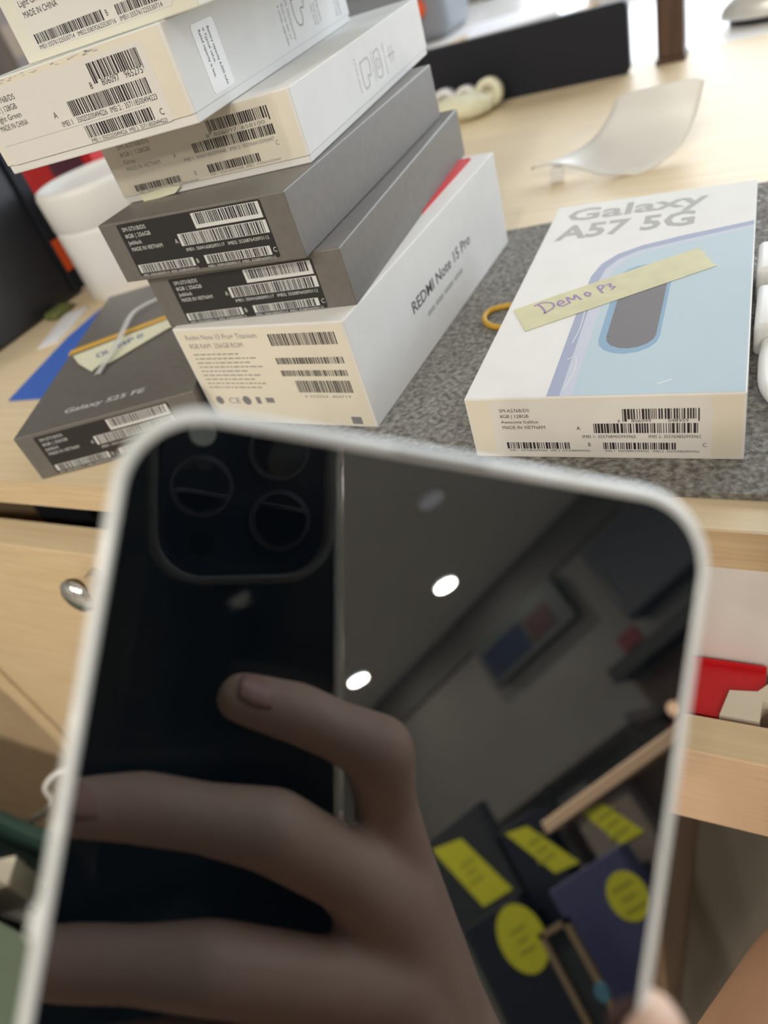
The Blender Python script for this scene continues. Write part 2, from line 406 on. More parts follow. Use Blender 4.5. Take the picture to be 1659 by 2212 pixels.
rc = empty('red_box', (-0.01, 0.19, -0.1715)); T(rc, 'bright red card box lying in the open drawer', 'box')
def RP0(pts): return [(x + 0.01, y - 0.19) for x, y in pts]
obj('box_body', prism(RP0([(-0.033, .183), (-.0085, .183), (-.0055, .1965), (.005, .198), (.0085, .203), (.0085, .209), (-.033, .209)]), 0, 0.0475), M_RED, rc)
obj('back_flap', B(-0.023, 0.0185, 0.0192, 0.020, 0.0, 0.0505), M_RED, rc)
bm = prism([(-.008, .1825), (-.005, .1955), (.0055, .197), (.010, .2025), (.024, .206), (.024, .1955), (.0075, .1925), (.0068, .1825)], -0.1715, -0.1215)
o = obj('cream_packet', bm, M_CREAM); T(o, 'cream paper packet beside the red box in the drawer', 'packet')
o2 = empty('pink_packet', (0.0152, 0.187, -0.1715)); T(o2, 'crumpled pink and grey packet at the right of the open drawer', 'packet')
bm = bmesh.new(); bmesh.ops.create_icosphere(bm, subdivisions=3, radius=1)
for v in bm.verts:
    n = 1 + 0.18 * math.sin(7 * v.co.x + 3 * v.co.z) * math.cos(6 * v.co.y)
    v.co = Vector((v.co.x * 0.006 * n, v.co.y * 0.0035 * n, 0.0235 + v.co.z * 0.0225 * n))
obj('wrapper', bm, mat('pink_wrapper', (0.62, 0.28, 0.28), 0.35), o2, True)
obj('seal', B(-0.003, 0.003, -0.0005, 0.0005, 0.044, 0.050), M_GREYM, o2)

# grey felt mat
bm = prism([(-0.300, 0.404), (-0.300, 0.2785), (-0.2335, 0.196), (-0.14, 0.1795), (0.25, 0.1795), (0.25, 0.452), (-0.01, 0.427), (-0.138, 0.405)], 0.0002, 0.0027)
o = obj('desk_mat', bm, M_MAT); T(o, 'speckled grey felt mat lying on the desk under the boxes', 'mat')

# ------------------------------------------------------------------ phone boxes
BX = {  # front edge centre x, y, yaw, width, depth, height, bottom z (mm)
 'A57': (-48.339, 194.473, .026, 87.943, 167.437, 25.312, 2.715), 'S2': (-215.765, 209.748, .13, 86.204, 172, 29.4, 124.6),
 'S3': (-197.428, 239.166, .094, 88.958, 168.072, 25.5, 99.0), 'S4': (-195.198, 214.489, .035, 88.774, 164.422, 24.2, 74.741),
 'S5': (-186.059, 219.359, .067, 91.681, 169.515, 22.8, 51.9), 'S6': (-185.225, 212.121, -.038, 88.229, 176.756, 49.136, 2.751),
 'L': (-269.56, 187.751, .432, 91.914, 165.282, 24.471, 0.3), 'S1': (-202.2, 221.6, -.1, 88, 165, 30, 154.05)}
def pbox(key, label, m, lid=None, lid_m=None, bev=0.5):
    x, y, a, w, dp, h, z = BX[key]
    t = empty('phone_box', (x * MM, y * MM, z * MM), a); T(t, label, 'box', 'retail phone boxes on the desk')
    hw = w / 2 * MM
    if lid is None:
        obj('carton', B(-hw, hw, 0, dp * MM, 0, h * MM, bev * MM), m, t)
    else:   # tray below, lid above
        obj('tray', B(-hw + 0.0004, hw - 0.0004, 0.0004, dp * MM - 0.0004, 0, (lid + 1) * MM, bev * MM), m, t)
        obj('lid', B(-hw, hw, 0, dp * MM, lid * MM, h * MM, bev * MM), lid_m or m, t)
    fr = Face((-hw, 0, 0), (1, 0, 0), (0, 0, 1))
    rt = Face((hw, 0, 0), (0, 1, 0), (0, 0, 1))
    tp = Face((-hw, 0, h * MM), (1, 0, 0), (0, 1, 0))
    return t, fr, rt, tp
def rr_mm(a0, a1, b0, b1, r=1.6): return rrect(a0, a1, b0, b1, r, 4)

# --- S6 bottom of the stack, white box with printed back
t, fr, rt, tp = pbox('S6', 'tall white phone box reading REDMI Note, lowest in the stack', M_CARD)
obj('front_panel', frect(fr, 1.2, 87.0, 0.8, 48.0, 0.06), M_CREAM, t)  # white box front, warm lamp light painted on as cream
bm = bmesh.new()
for i, (a0, a1, b0, b1) in enumerate(((50.5, 83, 39.6, 45), (49.7, 82.8, 31, 34), (49.7, 82.7, 25.2, 28), (55, 82.3, 17.2, 23))): barcode(fr, a0, a1, b0, b1, 0.10, bm, seed=i * 7)
obj('barcode', bm, M_INK, t)
bm = bmesh.new()
text_into(bm, fr, 'Redmi Note 15 Pro+ Titanium', 5.5, 43.6, 2.3, w=39, e=0.1)
text_into(bm, fr, '8GB RAM  256GB ROM', 5.5, 39.4, 2.3, w=30, e=0.1)
for i in range(9):
    a1 = 5.5; rq = random.Random(i)   # print too fine to read: short dashes
    while a1 < 5.5 + (26, 34, 29, 35, 24, 33, 28, 34, 30)[i]:
        wq = 1.2 + rq.random() * 2.6; frect(fr, a1, a1 + wq, 36.1 - i * 2.1, 36.6 - i * 2.1, 0.1, 0.04, bm); a1 += wq + 0.7
text_into(bm, fr, '6 932554  404719', 57, 14.6, 1.3, w=23, e=0.1)
obj('print', bm, M_INKG, t)
circ = lambda cx, cy, r: [(cx + r * math.cos(k * math.pi / 6), cy + r * math.sin(k * math.pi / 6)) for k in range(12)]
obj('certification_mark', fpoly(fr, circ(8, 12.5, 2.2), 0.1, 0.04), M_INKG, t)
bm = bmesh.new(); text_into(bm, fr, 'CE', 13, 11, 3.0, w=7, e=0.1); obj('certification_letters', bm, M_INKG, t)
obj('certification_mark', fpoly(fr, circ(24, 12.6, 2.4), 0.1, 0.04), M_INKG, t)
for a0, a1, b0, b1 in ((29.5, 32, 11, 14.5), (35, 39.5, 11.6, 14.2), (76.5, 81.5, 1.6, 5.2)): obj('certification_mark', frect(fr, a0, a1, b0, b1, 0.1, 0.04), M_INKG, t)
bm = bmesh.new(); text_into(bm, rt, 'REDMI Note 15 Pro', 52, 23.0, 5.2, w=73, e=0.08, bold=0.012); obj('side_name', bm, mat('dark_grey_ink', (0.10, 0.10, 0.11), 0.5), t)
bm = bmesh.new()
for a0, a1 in ((65, 73), (75, 84), (86, 97), (99, 110)): frect(rt, a0, a1, 15.0, 17.2, 0.08, 0.05, bm)
obj('side_subtitle', bm, M_INKL, t)['kind'] = 'stuff'
o = obj('red_leaflet', B(-0.004, 0.004, -0.035, 0.035, 0, 0.0011), M_RED, loc=(-0.1495, 0.345, 0.05192), rz=-0.02)
T(o, 'red leaflet poking out between the white and the lower dark grey box', 'leaflet')

# --- black labelled grey boxes
def black_label(t, fr, a0, b0, a1, b1, lines):
    obj('label', fpoly(fr, rr_mm(a0, a1, b0, b1, 0.8), 0.07), M_BLACKSTK, t)
    w, h = a1 - a0, b1 - b0
    A = lambda u: a0 + u * w
    Bv = lambda v: b0 + v * h
    st = bmesh.new(); bc = bmesh.new(); tx = bmesh.new()
    for i, (u0, u1, v0, v1) in enumerate(((.54, .985, .70, .97), (.395, .99, .44, .66), (.015, .43, .06, .22), (.51, .955, .06, .22))):
        frect(fr, A(u0), A(u1), Bv(v0), Bv(v1), 0.09, 0.02, st)
        barcode(fr, A(u0) + 1.3, A(u1) - 1.3, Bv(v0) + (1.4 if i == 0 else 0.1), Bv(v1) - 0.2, 0.11, bc, seed=i * 31)
    obj('barcode_strip', st, M_INKW, t); obj('barcode', bc, M_INK, t)
    for i, s in enumerate(lines): text_into(tx, fr, s, A(.03), Bv(.86 - .125 * i), 1.55, e=0.1, w=(12, 13, 7, 16)[i])
    text_into(tx, fr, 'IMEI1: 350416582093117   IMEI2: 352087642093112', A(.41), Bv(.335), 1.25, e=0.1, w=.56 * w)
    text_into(tx, fr, 'IMEI1: 350416582093117  IMEI2: 352087642093112', A(.02), Bv(-0.01), 0.95, e=0.1, w=.42 * w)
    text_into(tx, fr, 'IMEI1: 350416582093117  IMEI2: 352087642093112', A(.51), Bv(-0.01), 0.95, e=0.1, w=.46 * w)
    for u, v, c in ((.36, .50, 'A'), (.445, .10, 'B'), (.97, .10, 'C')): text_into(tx, fr, c, A(u), Bv(v), 1.8, e=0.1)
    obj('label_text', tx, M_INKW, t)
GL = ('SM-S731B/DS', '8GB | 256GB', 'Jetblack', 'MADE IN VIETNAM')
t, fr, rt, tp = pbox('S5', 'dark grey phone box with black barcode label resting on the white box', M_GREYBOX)
black_label(t, fr, 10.5, 0.6, 79.2, 20.6, GL)
t, fr, rt, tp = pbox('S4', 'upper dark grey phone box with black label under the white boxes', M_GREYBOX)
black_label(t, fr, 9.3, 1.9, 78.3, 23.2, GL)
t, fr, rt, tp = pbox('L', 'dark grey phone box flat on bare wood with gold elastic and taped note', M_GREYBOX)
black_label(t, fr, 9.3, 1.2, 78.3, 22.6, GL)
bm = bmesh.new(); text_into(bm, tp, 'Galaxy S25 FE', 22, 12.4, 4.2, w=42, e=0.08, bold=0.014); obj('lid_name', bm, M_INKW, t)
# gold elastic round the box
bw = 5.2
bm = bmesh.new()
pa, pb = (-0.3, 84.5), (92.2, 104.5)
fpoly(tp, [pa, pb, (pb[0], pb[1] + bw), (pa[0], pa[1] + bw)], 0.5, 0.45, bm)
hw = 91.914 / 2
for sx, y0 in ((-1, pa[1]), (1, pb[1])):
    x0 = sx * (hw + 0.05); x1 = sx * (hw + 0.55)
    box(bm, min(x0, x1) * MM, max(x0, x1) * MM, y0 * MM, (y0 + bw) * MM, 0.0003, 0.02495)
obj('elastic_band', bm, M_GOLD, t)
obj('note_tape', fpoly(tp, [(4.5, 79.5), (12, 67), (25, 51.5), (29, 59), (34, 56), (61.7, 80.5), (89, 96), (90, 102.5), (58, 93)], 0.9, 0.3), M_TAPEW, t)
bm = bmesh.new()
def TF(u, v): # note frame: along tape
    c, s = math.cos(math.radians(26)), math.sin(math.radians(26)); return (24 + c * u - s * v, 67.5 + s * u + c * v)
for letter in ([(0, 0), (0, 5), (3, 5), (3, 0), (0, 0)], [(5, 5), (5, 0), (8, 0)], [(10, 0), (10, 5)], [(12, 0), (12.4, 5), (14, 2), (15.6, 5), (16, 0)], [(18, 0), (18, 5), (21, 4), (18, 2.4)], [(23, 2.5), (24.5, 5), (26, 2.5), (24.5, 0), (23, 2.5)]):
    stroke(bm, tp, [TF(u, v) for u, v in letter], 1.0, 1.0)
obj('handwriting', bm, M_PENB, t)
bm = bmesh.new(); P = spline([(62, 136), (46, 127), (34, 114), (34, 92), (35, 72), (33, 55), (31, 44)], 6)
st = []
for i, p in enumerate(P):
    q = P[min(i + 1, len(P) - 1)] - P[max(i - 1, 0)]; q = Vector((q.x, q.y)); q.normalize(); s = Vector((-q.y, q.x)) * 1.9
    lift = 1.4 + 2.6 * math.sin(i / (len(P) - 1) * math.pi)
    st.append((bm.verts.new(tp.P(p.x + s.x, p.y + s.y, lift)), bm.verts.new(tp.P(p.x, p.y, lift + 0.8)), bm.verts.new(tp.P(p.x - s.x, p.y - s.y, lift))))
for a, b in zip(st[:-1], st[1:]):
    bm.faces.new((a[0], b[0], b[1], a[1])); bm.faces.new((a[1], b[1], b[2], a[2]))
o = obj('clear_strip', bm, M_STRIP, t, True)
o.modifiers.new('s', 'SOLIDIFY').thickness = 0.0003

# --- S3
t, fr, rt, tp = pbox('S3', 'white phone box MADE IN VIETNAM on the dark grey boxes', M_CARD, lid=2.6)
obj('end_warm_tint', frect(fr, 0.8, 87.6, 2.9, 25.0, 0.05), M_CREAM, t)  # cream overlay paints the warm lamp light on the white end
obj('label', fpoly(fr, rr_mm(5.2, 80.2, 3.4, 24.6), 0.08), mat('sticker_cream', (0.74, 0.70, 0.60), 0.35), t)
bm = bmesh.new()
barcode(fr, 51.5, 78.3, 18.2, 22, 0.12, bm, True, 3); barcode(fr, 42, 78.3, 12.4, 15.9, 0.12, bm, seed=4)
barcode(fr, 45, 69, 4.6, 7.6, 0.12, bm, seed=5); barcode(fr, 8, 31.4, 3.9, 6.4, 0.12, bm, seed=6)
obj('barcode', bm, M_INK, t)
bm = bmesh.new()
for i, (s, w) in enumerate((('SM-A376B/DS', 16), ('8GB | 128GB', 15), ('Gray', 6), ('MADE IN VIETNAM', 17))): text_into(bm, fr, s, 8, 20.0 - 2.7 * i, 1.6, e=0.12, w=w)
text_into(bm, fr, '8  806097  658100', 49.5, 16.4, 1.3, w=26, e=0.12)
text_into(bm, fr, 'IMEI 1  350671820593448   IMEI 2  352906410593447', 36, 10.4, 1.2, w=41, e=0.12)
text_into(bm, fr, 'IMEI 1  350671820593448   IMEI 2  352906410593447', 45, 3.5, 0.8, w=32, e=0.12)
text_into(bm, fr, 'IMEI 1  350671820593448   IMEI 2  352906410593447', 9, 2.9, 0.8, w=30, e=0.12)
for a, b, c in ((32, 12.6, 'A'), (38, 5, 'B'), (77, 8.6, 'C')): text_into(bm, fr, c, a, b, 1.7, e=0.12)
obj('label_text', bm, M_INKG, t)
bm = bmesh.new()
text_into(bm, rt, '6.7-inch display', 64, 20, 1.8, rot=-1, e=0.08, w=13)
for p in ([(70, 17), (70, 8), (76, 8), (76, 11), (80, 11), (80, 17), (70, 17)],): stroke(bm, rt, p, 0.8, 0.08)
text_into(bm, rt, 'Triple camera', 84, 18.5, 1.8, rot=-1, e=0.08, w=12)
stroke(bm, rt, [(88, 17), (88, 8), (95, 8), (95, 17), (88, 17)], 0.8, 0.08)
stroke(bm, rt, [(90, 14), (93, 14), (93, 11), (90, 11), (90, 14)], 0.6, 0.08)
text_into(bm, rt, 'Fast charging', 101, 18, 1.8, rot=-1, e=0.08, w=12)
stroke(bm, rt, [(106, 12), (116, 12)], 0.8, 0.08); stroke(bm, rt, [(109, 15), (109, 9)], 0.8, 0.08); stroke(bm, rt, [(113, 15), (113, 9)], 0.8, 0.08)
obj('side_icons', bm, M_INKL, t)
obj('torn_tape', fpoly(Face(fr.o + Vector((0, -0.0006, 0)), (1, 0, 0), (0, 0, 1)), [(10, -2.2), (15, -0.2), (26, 0.4), (30, 2.6), (24, 3.4), (9, 2.6)], 0.1, 0.25), M_TAPEW, t)

# --- S2 battery label box
t, fr, rt, tp = pbox('S2', 'white phone box with 6,000 mAh battery sticker overhanging the stack', M_CARD, lid=3.0)
obj('end_warm_tint', frect(fr, 0.6, 84.5, 3.2, 28.9, 0.05), M_CREAM, t)  # white end tinted cream for the warm lamps
obj('label', fpoly(fr, rr_mm(2.5, 77.3, 2.9, 26.9, 1.8), 0.09), M_STICKER, t)
obj('label_border', frect(fr, 4.0, 69.0, 9.25, 9.45, 0.10, 0.01), M_INKL, t)
bm = bmesh.new()
barcode(fr, 53.5, 74.5, 20.2, 25.3, 0.13, bm, True, 1); barcode(fr, 39.2, 73.8, 12.2, 16.9, 0.13, bm, seed=2); barcode(fr, 41.3, 70.3, 4.7, 8.6, 0.13, bm, seed=2)
obj('barcode', bm, M_INK, t)
bm = bmesh.new()
for i, (s, a, w) in enumerate((('SM-A376B/DS', 6.2, 13.2), ('8GB | 128GB', 6.2, 12), ('Light Green', 6.2, 12), ('MADE IN CHINA', 6.2, 13.2))): text_into(bm, fr, s, a, 22.3 - 2.75 * i, 1.75, e=0.13, w=w)
text_into(bm, fr, '8', 51.2, 18.2, 2.0, e=0.13); text_into(bm, fr, '806097', 56.3, 18.2, 2.0, w=7.4, e=0.13); text_into(bm, fr, '965275', 66.0, 18.2, 2.0, w=7.4, e=0.13)
text_into(bm, fr, 'IMEI 1', 33, 10.1, 1.7, w=4.6, e=0.13); text_into(bm, fr, '350252030494226', 39.8, 10.1, 1.7, w=13.4, e=0.13)
text_into(bm, fr, 'IMEI 2 :', 54.6, 10.1, 1.7, w=5.4, e=0.13); text_into(bm, fr, '357118500494223', 61.0, 10.1, 1.7, w=13.4, e=0.13)
text_into(bm, fr, 'IMEI 1', 41.6, 3.1, 1.3, w=3.8, e=0.13); text_into(bm, fr, '350252030494226', 46.4, 3.1, 1.3, w=11, e=0.13)
text_into(bm, fr, 'IMEI 2', 58.5, 3.1, 1.3, w=3.8, e=0.13); text_into(bm, fr, '357118500494223', 63.2, 3.1, 1.3, w=11.4, e=0.13)
text_into(bm, fr, 'A', 31.3, 13.2, 2.0, e=0.13); text_into(bm, fr, 'C', 73.0, 5.4, 2.0, e=0.13)
obj('label_text', bm, M_INK, t)
bm = bmesh.new(); rnd = random.Random(4)
for i in range(46):   # worn, scuffed upper edge
    a = 3 + rnd.random() * 58; b = 27.5 + rnd.random() * 0.9; frect(fr, a, a + 0.4 + rnd.random() * 1.6, b, b + 0.12 + rnd.random() * 0.3, 0.06, 0.02, bm)
o = obj('worn_edge', bm, M_INKL, t); o['kind'] = 'stuff'
obj('edge_band', B(-0.0427, 0.0427, 0.0003, 0.0016, 0.02935, 0.02955), M_TEALTINT, t)
obj('battery_sticker', fpoly(rt, rr_mm(16.3, 33.2, 4.6, 25.4, 1.5), 0.10, 0.09), M_STICKERW, t)
bm = bmesh.new()
for a, s, w in ((27.0, 'Battery capacity 6,000 mAh', 17.9), (23.7, 'is Typical value.', 10.4), (20.4, 'Rated capacity is less.', 14.2)): text_into(bm, rt, s, a, 23.4, 1.55, rot=-1, w=w, e=0.14, bold=0.008)
obj('sticker_text', bm, M_INK, t)
bm = bmesh.new()
text_into(bm, rt, 'One UX OS/Security', 97, 26, 2.4, rot=-1, w=20, e=0.08)
text_into(bm, rt, 'Built to last on', 92.6, 19.5, 2.0, rot=-1, w=12.5, e=0.08); text_into(bm, rt, '6 times upgrades', 88.6, 19.5, 2.0, rot=-1, w=14, e=0.08)
obj('security_print', bm, M_INKG, t); bm = bmesh.new()
stroke(bm, rt, [(104, 19), (104, 13), (106, 10), (110, 9.5), (112, 12), (112, 15), (116, 15), (116, 19), (104, 19)], 0.7, 0.08)
obj('security_icon', bm, M_INKG, t); bm = bmesh.new()
text_into(bm, rt, '50MP Camera', 131, 22, 2.4, rot=-1, w=15, e=0.08); text_into(bm, rt, 'Dual pixel', 127, 14.5, 1.8, rot=-1, w=8, e=0.08); text_into(bm, rt, 'with 50 MP', 123.5, 14.5, 1.8, rot=-1, w=8, e=0.08)
obj('camera_print', bm, M_INKG, t); bm = bmesh.new()
text_into(bm, rt, 'charging (25W)', 158, 20, 2.4, rot=-1, w=15, e=0.08); text_into(bm, rt, 'Wired charge', 154, 14, 1.8, rot=-1, w=9, e=0.08)
obj('charging_print', bm, M_INKG, t)

# --- S1 top box
t, fr, rt, tp = pbox('S1', 'topmost pale green phone box, mostly cut off by the upper picture edge', M_PALEGREEN)
obj('label', fpoly(fr, rr_mm(8.4, 79, 2.6, 27, 1.6), 0.08), M_STICKER, t)
bm = bmesh.new()
barcode(fr, 10.2, 47.6, 4.8, 7.7, 0.12, bm, seed=11); barcode(fr, 54.2, 77, 4.8, 7.6, 0.12, bm, seed=12)
obj('barcode', bm, M_INK, t)
bm = bmesh.new()
text_into(bm, fr, 'MADE IN CHINA', 10, 12.6, 1.8, w=19, e=0.12); text_into(bm, fr, 'Light Green', 10, 15.8, 1.8, w=14, e=0.12)
text_into(bm, fr, 'SM-A376B/DS', 10, 21.8, 1.8, w=16, e=0.12); text_into(bm, fr, '8GB | 256GB', 10, 18.8, 1.8, w=15, e=0.12)
text_into(bm, fr, 'IMEI1:355761225530714', 10.2, 3.1, 1.3, w=20, e=0.12); text_into(bm, fr, 'IMEI2:358592625530716', 32, 3.1, 1.3, w=20, e=0.12)
text_into(bm, fr, 'B', 49.0, 5.6, 1.7, e=0.12)
text_into(bm, fr, 'IMEI1:355761225530714', 54.2, 3.1, 1.3, w=20, e=0.12)
obj('label_text', bm, M_INK, t)

# --- A57
t, fr, rt, tp = pbox('A57', 'white phone box reading Galaxy A57 5G lying alone on the mat', M_CARD)
obj('end_warm_tint', frect(fr, 0.8, 87.1, 0.7, 24.6, 0.05), M_CREAM, t)  # warm lamp light put into the colour of the white end
obj('label', fpoly(fr, rr_mm(8.6, 78.6, 1.2, 24.0, 1.5), 0.08), M_STICKER, t)
bm = bmesh.new()
barcode(fr, 52.4, 75.2, 16.2, 20.2, 0.12, bm, True, 21); barcode(fr, 43, 75.2, 10.7, 14.6, 0.12, bm, seed=22)
barcode(fr, 12.4, 34.4, 4.0, 6.8, 0.12, bm, seed=23); barcode(fr, 45.6, 68.2, 4.0, 6.8, 0.12, bm, seed=24)
obj('barcode', bm, M_INK, t)
bm = bmesh.new()
for i, (s, w) in enumerate((('SM-A576B/DS', 10.5), ('8GB | 128GB', 10), ('Awesome Icyblue', 13), ('MADE IN VIETNAM', 15))): text_into(bm, fr, s, 11.8, 19.6 - 2.35 * i, 1.35, e=0.12, w=w)
text_into(bm, fr, '8', 50.8, 14.9, 1.2, e=0.12); text_into(bm, fr, '806099', 55, 15.0, 1.2, w=6, e=0.12); text_into(bm, fr, '048959', 66, 15.0, 1.2, w=6, e=0.12)
text_into(bm, fr, 'IMEI 1: 355708902993965', 39, 8.7, 1.2, w=17, e=0.12); text_into(bm, fr, 'IMEI 2: 355769802993962', 60, 8.7, 1.2, w=15.5, e=0.12)
text_into(bm, fr, 'IMEI 1  355708902993965   IMEI 2  355769802993962', 13, 2.9, 0.8, w=28, e=0.12); text_into(bm, fr, 'IMEI 1  355708902993965   IMEI 2  355769802993962', 46, 2.9, 0.8, w=29, e=0.12)
for a, b, c in ((37.4, 12, 'A'), (40.5, 5.2, 'B'), (76, 5.2, 'C')): text_into(bm, fr, c, a, b, 1.5, e=0.12)
obj('label_text', bm, M_INK, t)
bm = bmesh.new()
text_into(bm, tp, 'Galaxy', 6.5, 147.5, 13.2, w=62, e=0.06, bold=0.022); text_into(bm, tp, 'A57 5G', 6.5, 127, 14.5, w=59, e=0.06, bold=0.03)
obj('lid_name', bm, mat('pale_grey_ink', (0.42, 0.42, 0.41), 0.65, spec=0.3), t)
# printed phone picture on the lid
def arcpts(cx, cy, r, a0, a1, n=8): return [(cx + r * math.cos(math.radians(a0 + (a1 - a0) * i / n)), cy + r * math.sin(math.radians(a0 + (a1 - a0) * i / n))) for i in range(n + 1)]
obj('picture_phone_side', fpoly(tp, [(28.7, 0.5), (87.4, 0.5), (87.4, 123)] + [(62, 116.5), (46, 111), (37, 105), (31.5, 97), (29, 86), (28.6, 60)], 0.05, 0.04), M_PHLAV, t)
obj('picture_phone_edge', fpoly(tp, [(33.0, 0.5), (87.4, 0.5), (87.4, 119), (60, 111), (45, 106), (38, 100), (34, 92), (32.6, 80)], 0.07, 0.02), M_PHLAV2, t)
obj('picture_phone_back', fpoly(tp, [(37, 0.5), (87.4, 0.5), (87.4, 116.5), (62, 109), (48, 104), (40.5, 98), (37, 90)], 0.09, 0.02), M_PHBLUE, t)
obj('picture_camera_rim', fpoly(tp, arcpts(50.2, 35, 10.2, 180, 360) + arcpts(50.2, 82, 10.2, 0, 180), 0.11, 0.02), M_PHRIM, t)
obj('picture_camera_island', fpoly(tp, arcpts(50.8, 36.5, 8.3, 180, 360) + arcpts(50.8, 81.5, 8.3, 0, 180), 0.13, 0.02), M_PHISL, t)
bm = bmesh.new()
stroke(bm, tp, [(33.6, 4), (35.2, 14), (34.2, 24), (31.4, 23)], 0.35, 0.10); stroke(bm, tp, [(31.0, 34), (32, 44), (31.5, 58)], 0.35, 0.10)
obj('picture_highlights', bm, M_INKW, t)
bm = bmesh.new(); stroke(bm, tp, [(62.6, 6.2), (64, 6.6), (66.5, 8.1)], 0.35, 0.12); obj('scratch', bm, M_STICKERW, t)
# masking tape with pen writing
tape = [(2.5, 62.5), (11.6, 44.6)] + [(75.0 + 1.2 * (-1) ** i * .6 - 6.8 * i / 6, 84.7 + 17.9 * i / 6) for i in range(7)]
obj('masking_tape', fpoly(tp, tape, 0.32, 0.12), M_TAPE, t)
bm = bmesh.new()
def TA(u, v):
    c, s = math.cos(math.radians(31.5)), math.sin(math.radians(31.5)); return (15.5 + c * u - s * v, 57 + s * u + c * v)
for letter in ([(1, 9), (1.6, 4.5), (1.2, 0)], [(-0.5, 8.5), (3, 9), (6, 6), (5, 2), (0.5, 0)], [(7.5, 3), (10, 3.6), (9, 6), (7.4, 3.4), (8.4, 1), (10.6, 1.4)], [(11.5, 1), (12.2, 6.5), (13.8, 3), (15.4, 6.5), (16, 1)], [(18.5, 3.5), (19.5, 5.4), (20.6, 3.4), (19.3, 1.8), (18.5, 3.5)], [(24.5, 0.5), (25.0, 6.8), (27.2, 6.0), (25.3, 3.6)], [(28.2, 5.8), (29.8, 5.6), (28.8, 3.6), (30, 2.2), (28.2, 0.8)]):
    stroke(bm, tp, [TA(u, v) for u, v in letter], 0.9, 0.36)
obj('handwriting', bm, M_PEN, t)

# ------------------------------------------------------------------ small things on the desk
o = obj('rubber_band', tube(spline([(-0.1185, 0.3055, 0), (-0.121, 0.297, 0), (-0.1155, 0.289, 0), (-0.106, 0.287, 0), (-0.0995, 0.296, 0), (-0.1065, 0.307, 0)], 8, True), 0.0014, 8, closed=True), M_RUBBER, smooth=True, loc=(0, 0, 0.0041))
T(o, 'small yellow rubber band on the mat beside the white box', 'rubber band')

# white charger with plug and cable at the right edge
ch = empty('charger', (0.0086, 0.262, 0.0027)); T(ch, 'white charging cable with plug at the right edge of the mat', 'charger')
obj('plug_body', B(-0.0135, 0.016, -0.006, 0.026, 0.0, 0.013, 0.002, 3), M_PLASTIC, ch, True)
obj('plug_neck', B(-0.0085, 0.012, 0.026, 0.034, 0.002, 0.011, 0.001), M_PLASTIC, ch)
obj('plug_head', B(-0.0145, 0.016, 0.034, 0.060, 0.0, 0.015, 0.002, 3), M_PLASTIC, ch, True)
obj('cable', tube(spline([(-0.0085, -0.006, 0.006), (-0.0090, -0.020, 0.005), (-0.0075, -0.034, 0.004), (0.0, -0.044, 0.003), (0.012, -0.049, 0.003), (0.04, -0.05, 0.003), (0.07, -0.03, 0.003)], 8), 0.0024, 10), M_PLASTIC, ch, True)

# curled white plastic sheet on the desk behind the mat
cs = empty('curled_sheet', (-0.095, 0.490, 0)); T(cs, 'curled white plastic sheet standing on the desk behind the Galaxy box', 'plastic sheet')
LE = spline([(-.146, .488, .0085), (-.128, .494, .0100), (-.110, .503, .0150), (-.099, .5085, .026), (-.0935, .511, .0375)], 6)
RE = spline([(-.088, .474, .0055), (-.073, .478, .0020), (-.055, .494, .0080), (-.0468, .506, .021), (-.043, .511, .0385)], 6)
bm = bmesh.new(); grid = []
for i, (p, q) in enumerate(zip(LE, RE)):
    f = i / (len(LE) - 1); row = []
    for j in range(13):
        u = j / 12
        v = p.lerp(q, u); v.z += (1 - f) ** 2 * 0.0035 * math.sin(u * math.pi * 1.6 + .2)
        if f > 0.9: v.z -= (f - 0.9) * 0.03 * abs(2 * u - 1) ** 10
        row.append(bm.verts.new(v - Vector((-0.095, 0.490, 0))))
    grid.append(row)
for i in range(len(grid) - 1):
    for j in range(12): bm.faces.new((grid[i][j], grid[i + 1][j], grid[i + 1][j + 1], grid[i][j + 1]))
o = obj('sheet', bm, M_PLASTIC, cs, True); sm = o.modifiers.new('s', 'SOLIDIFY'); sm.thickness = 0.0013; sm.offset = 0
obj('foot', B(-0.037, -0.029, -0.010, -0.003, 0.0002, 0.0095, 0.001), M_PLASTIC, cs)
obj('foot', B(0.010, 0.018, -0.010, -0.004, 0.0002, 0.0025, 0.0005), M_PLASTIC, cs)

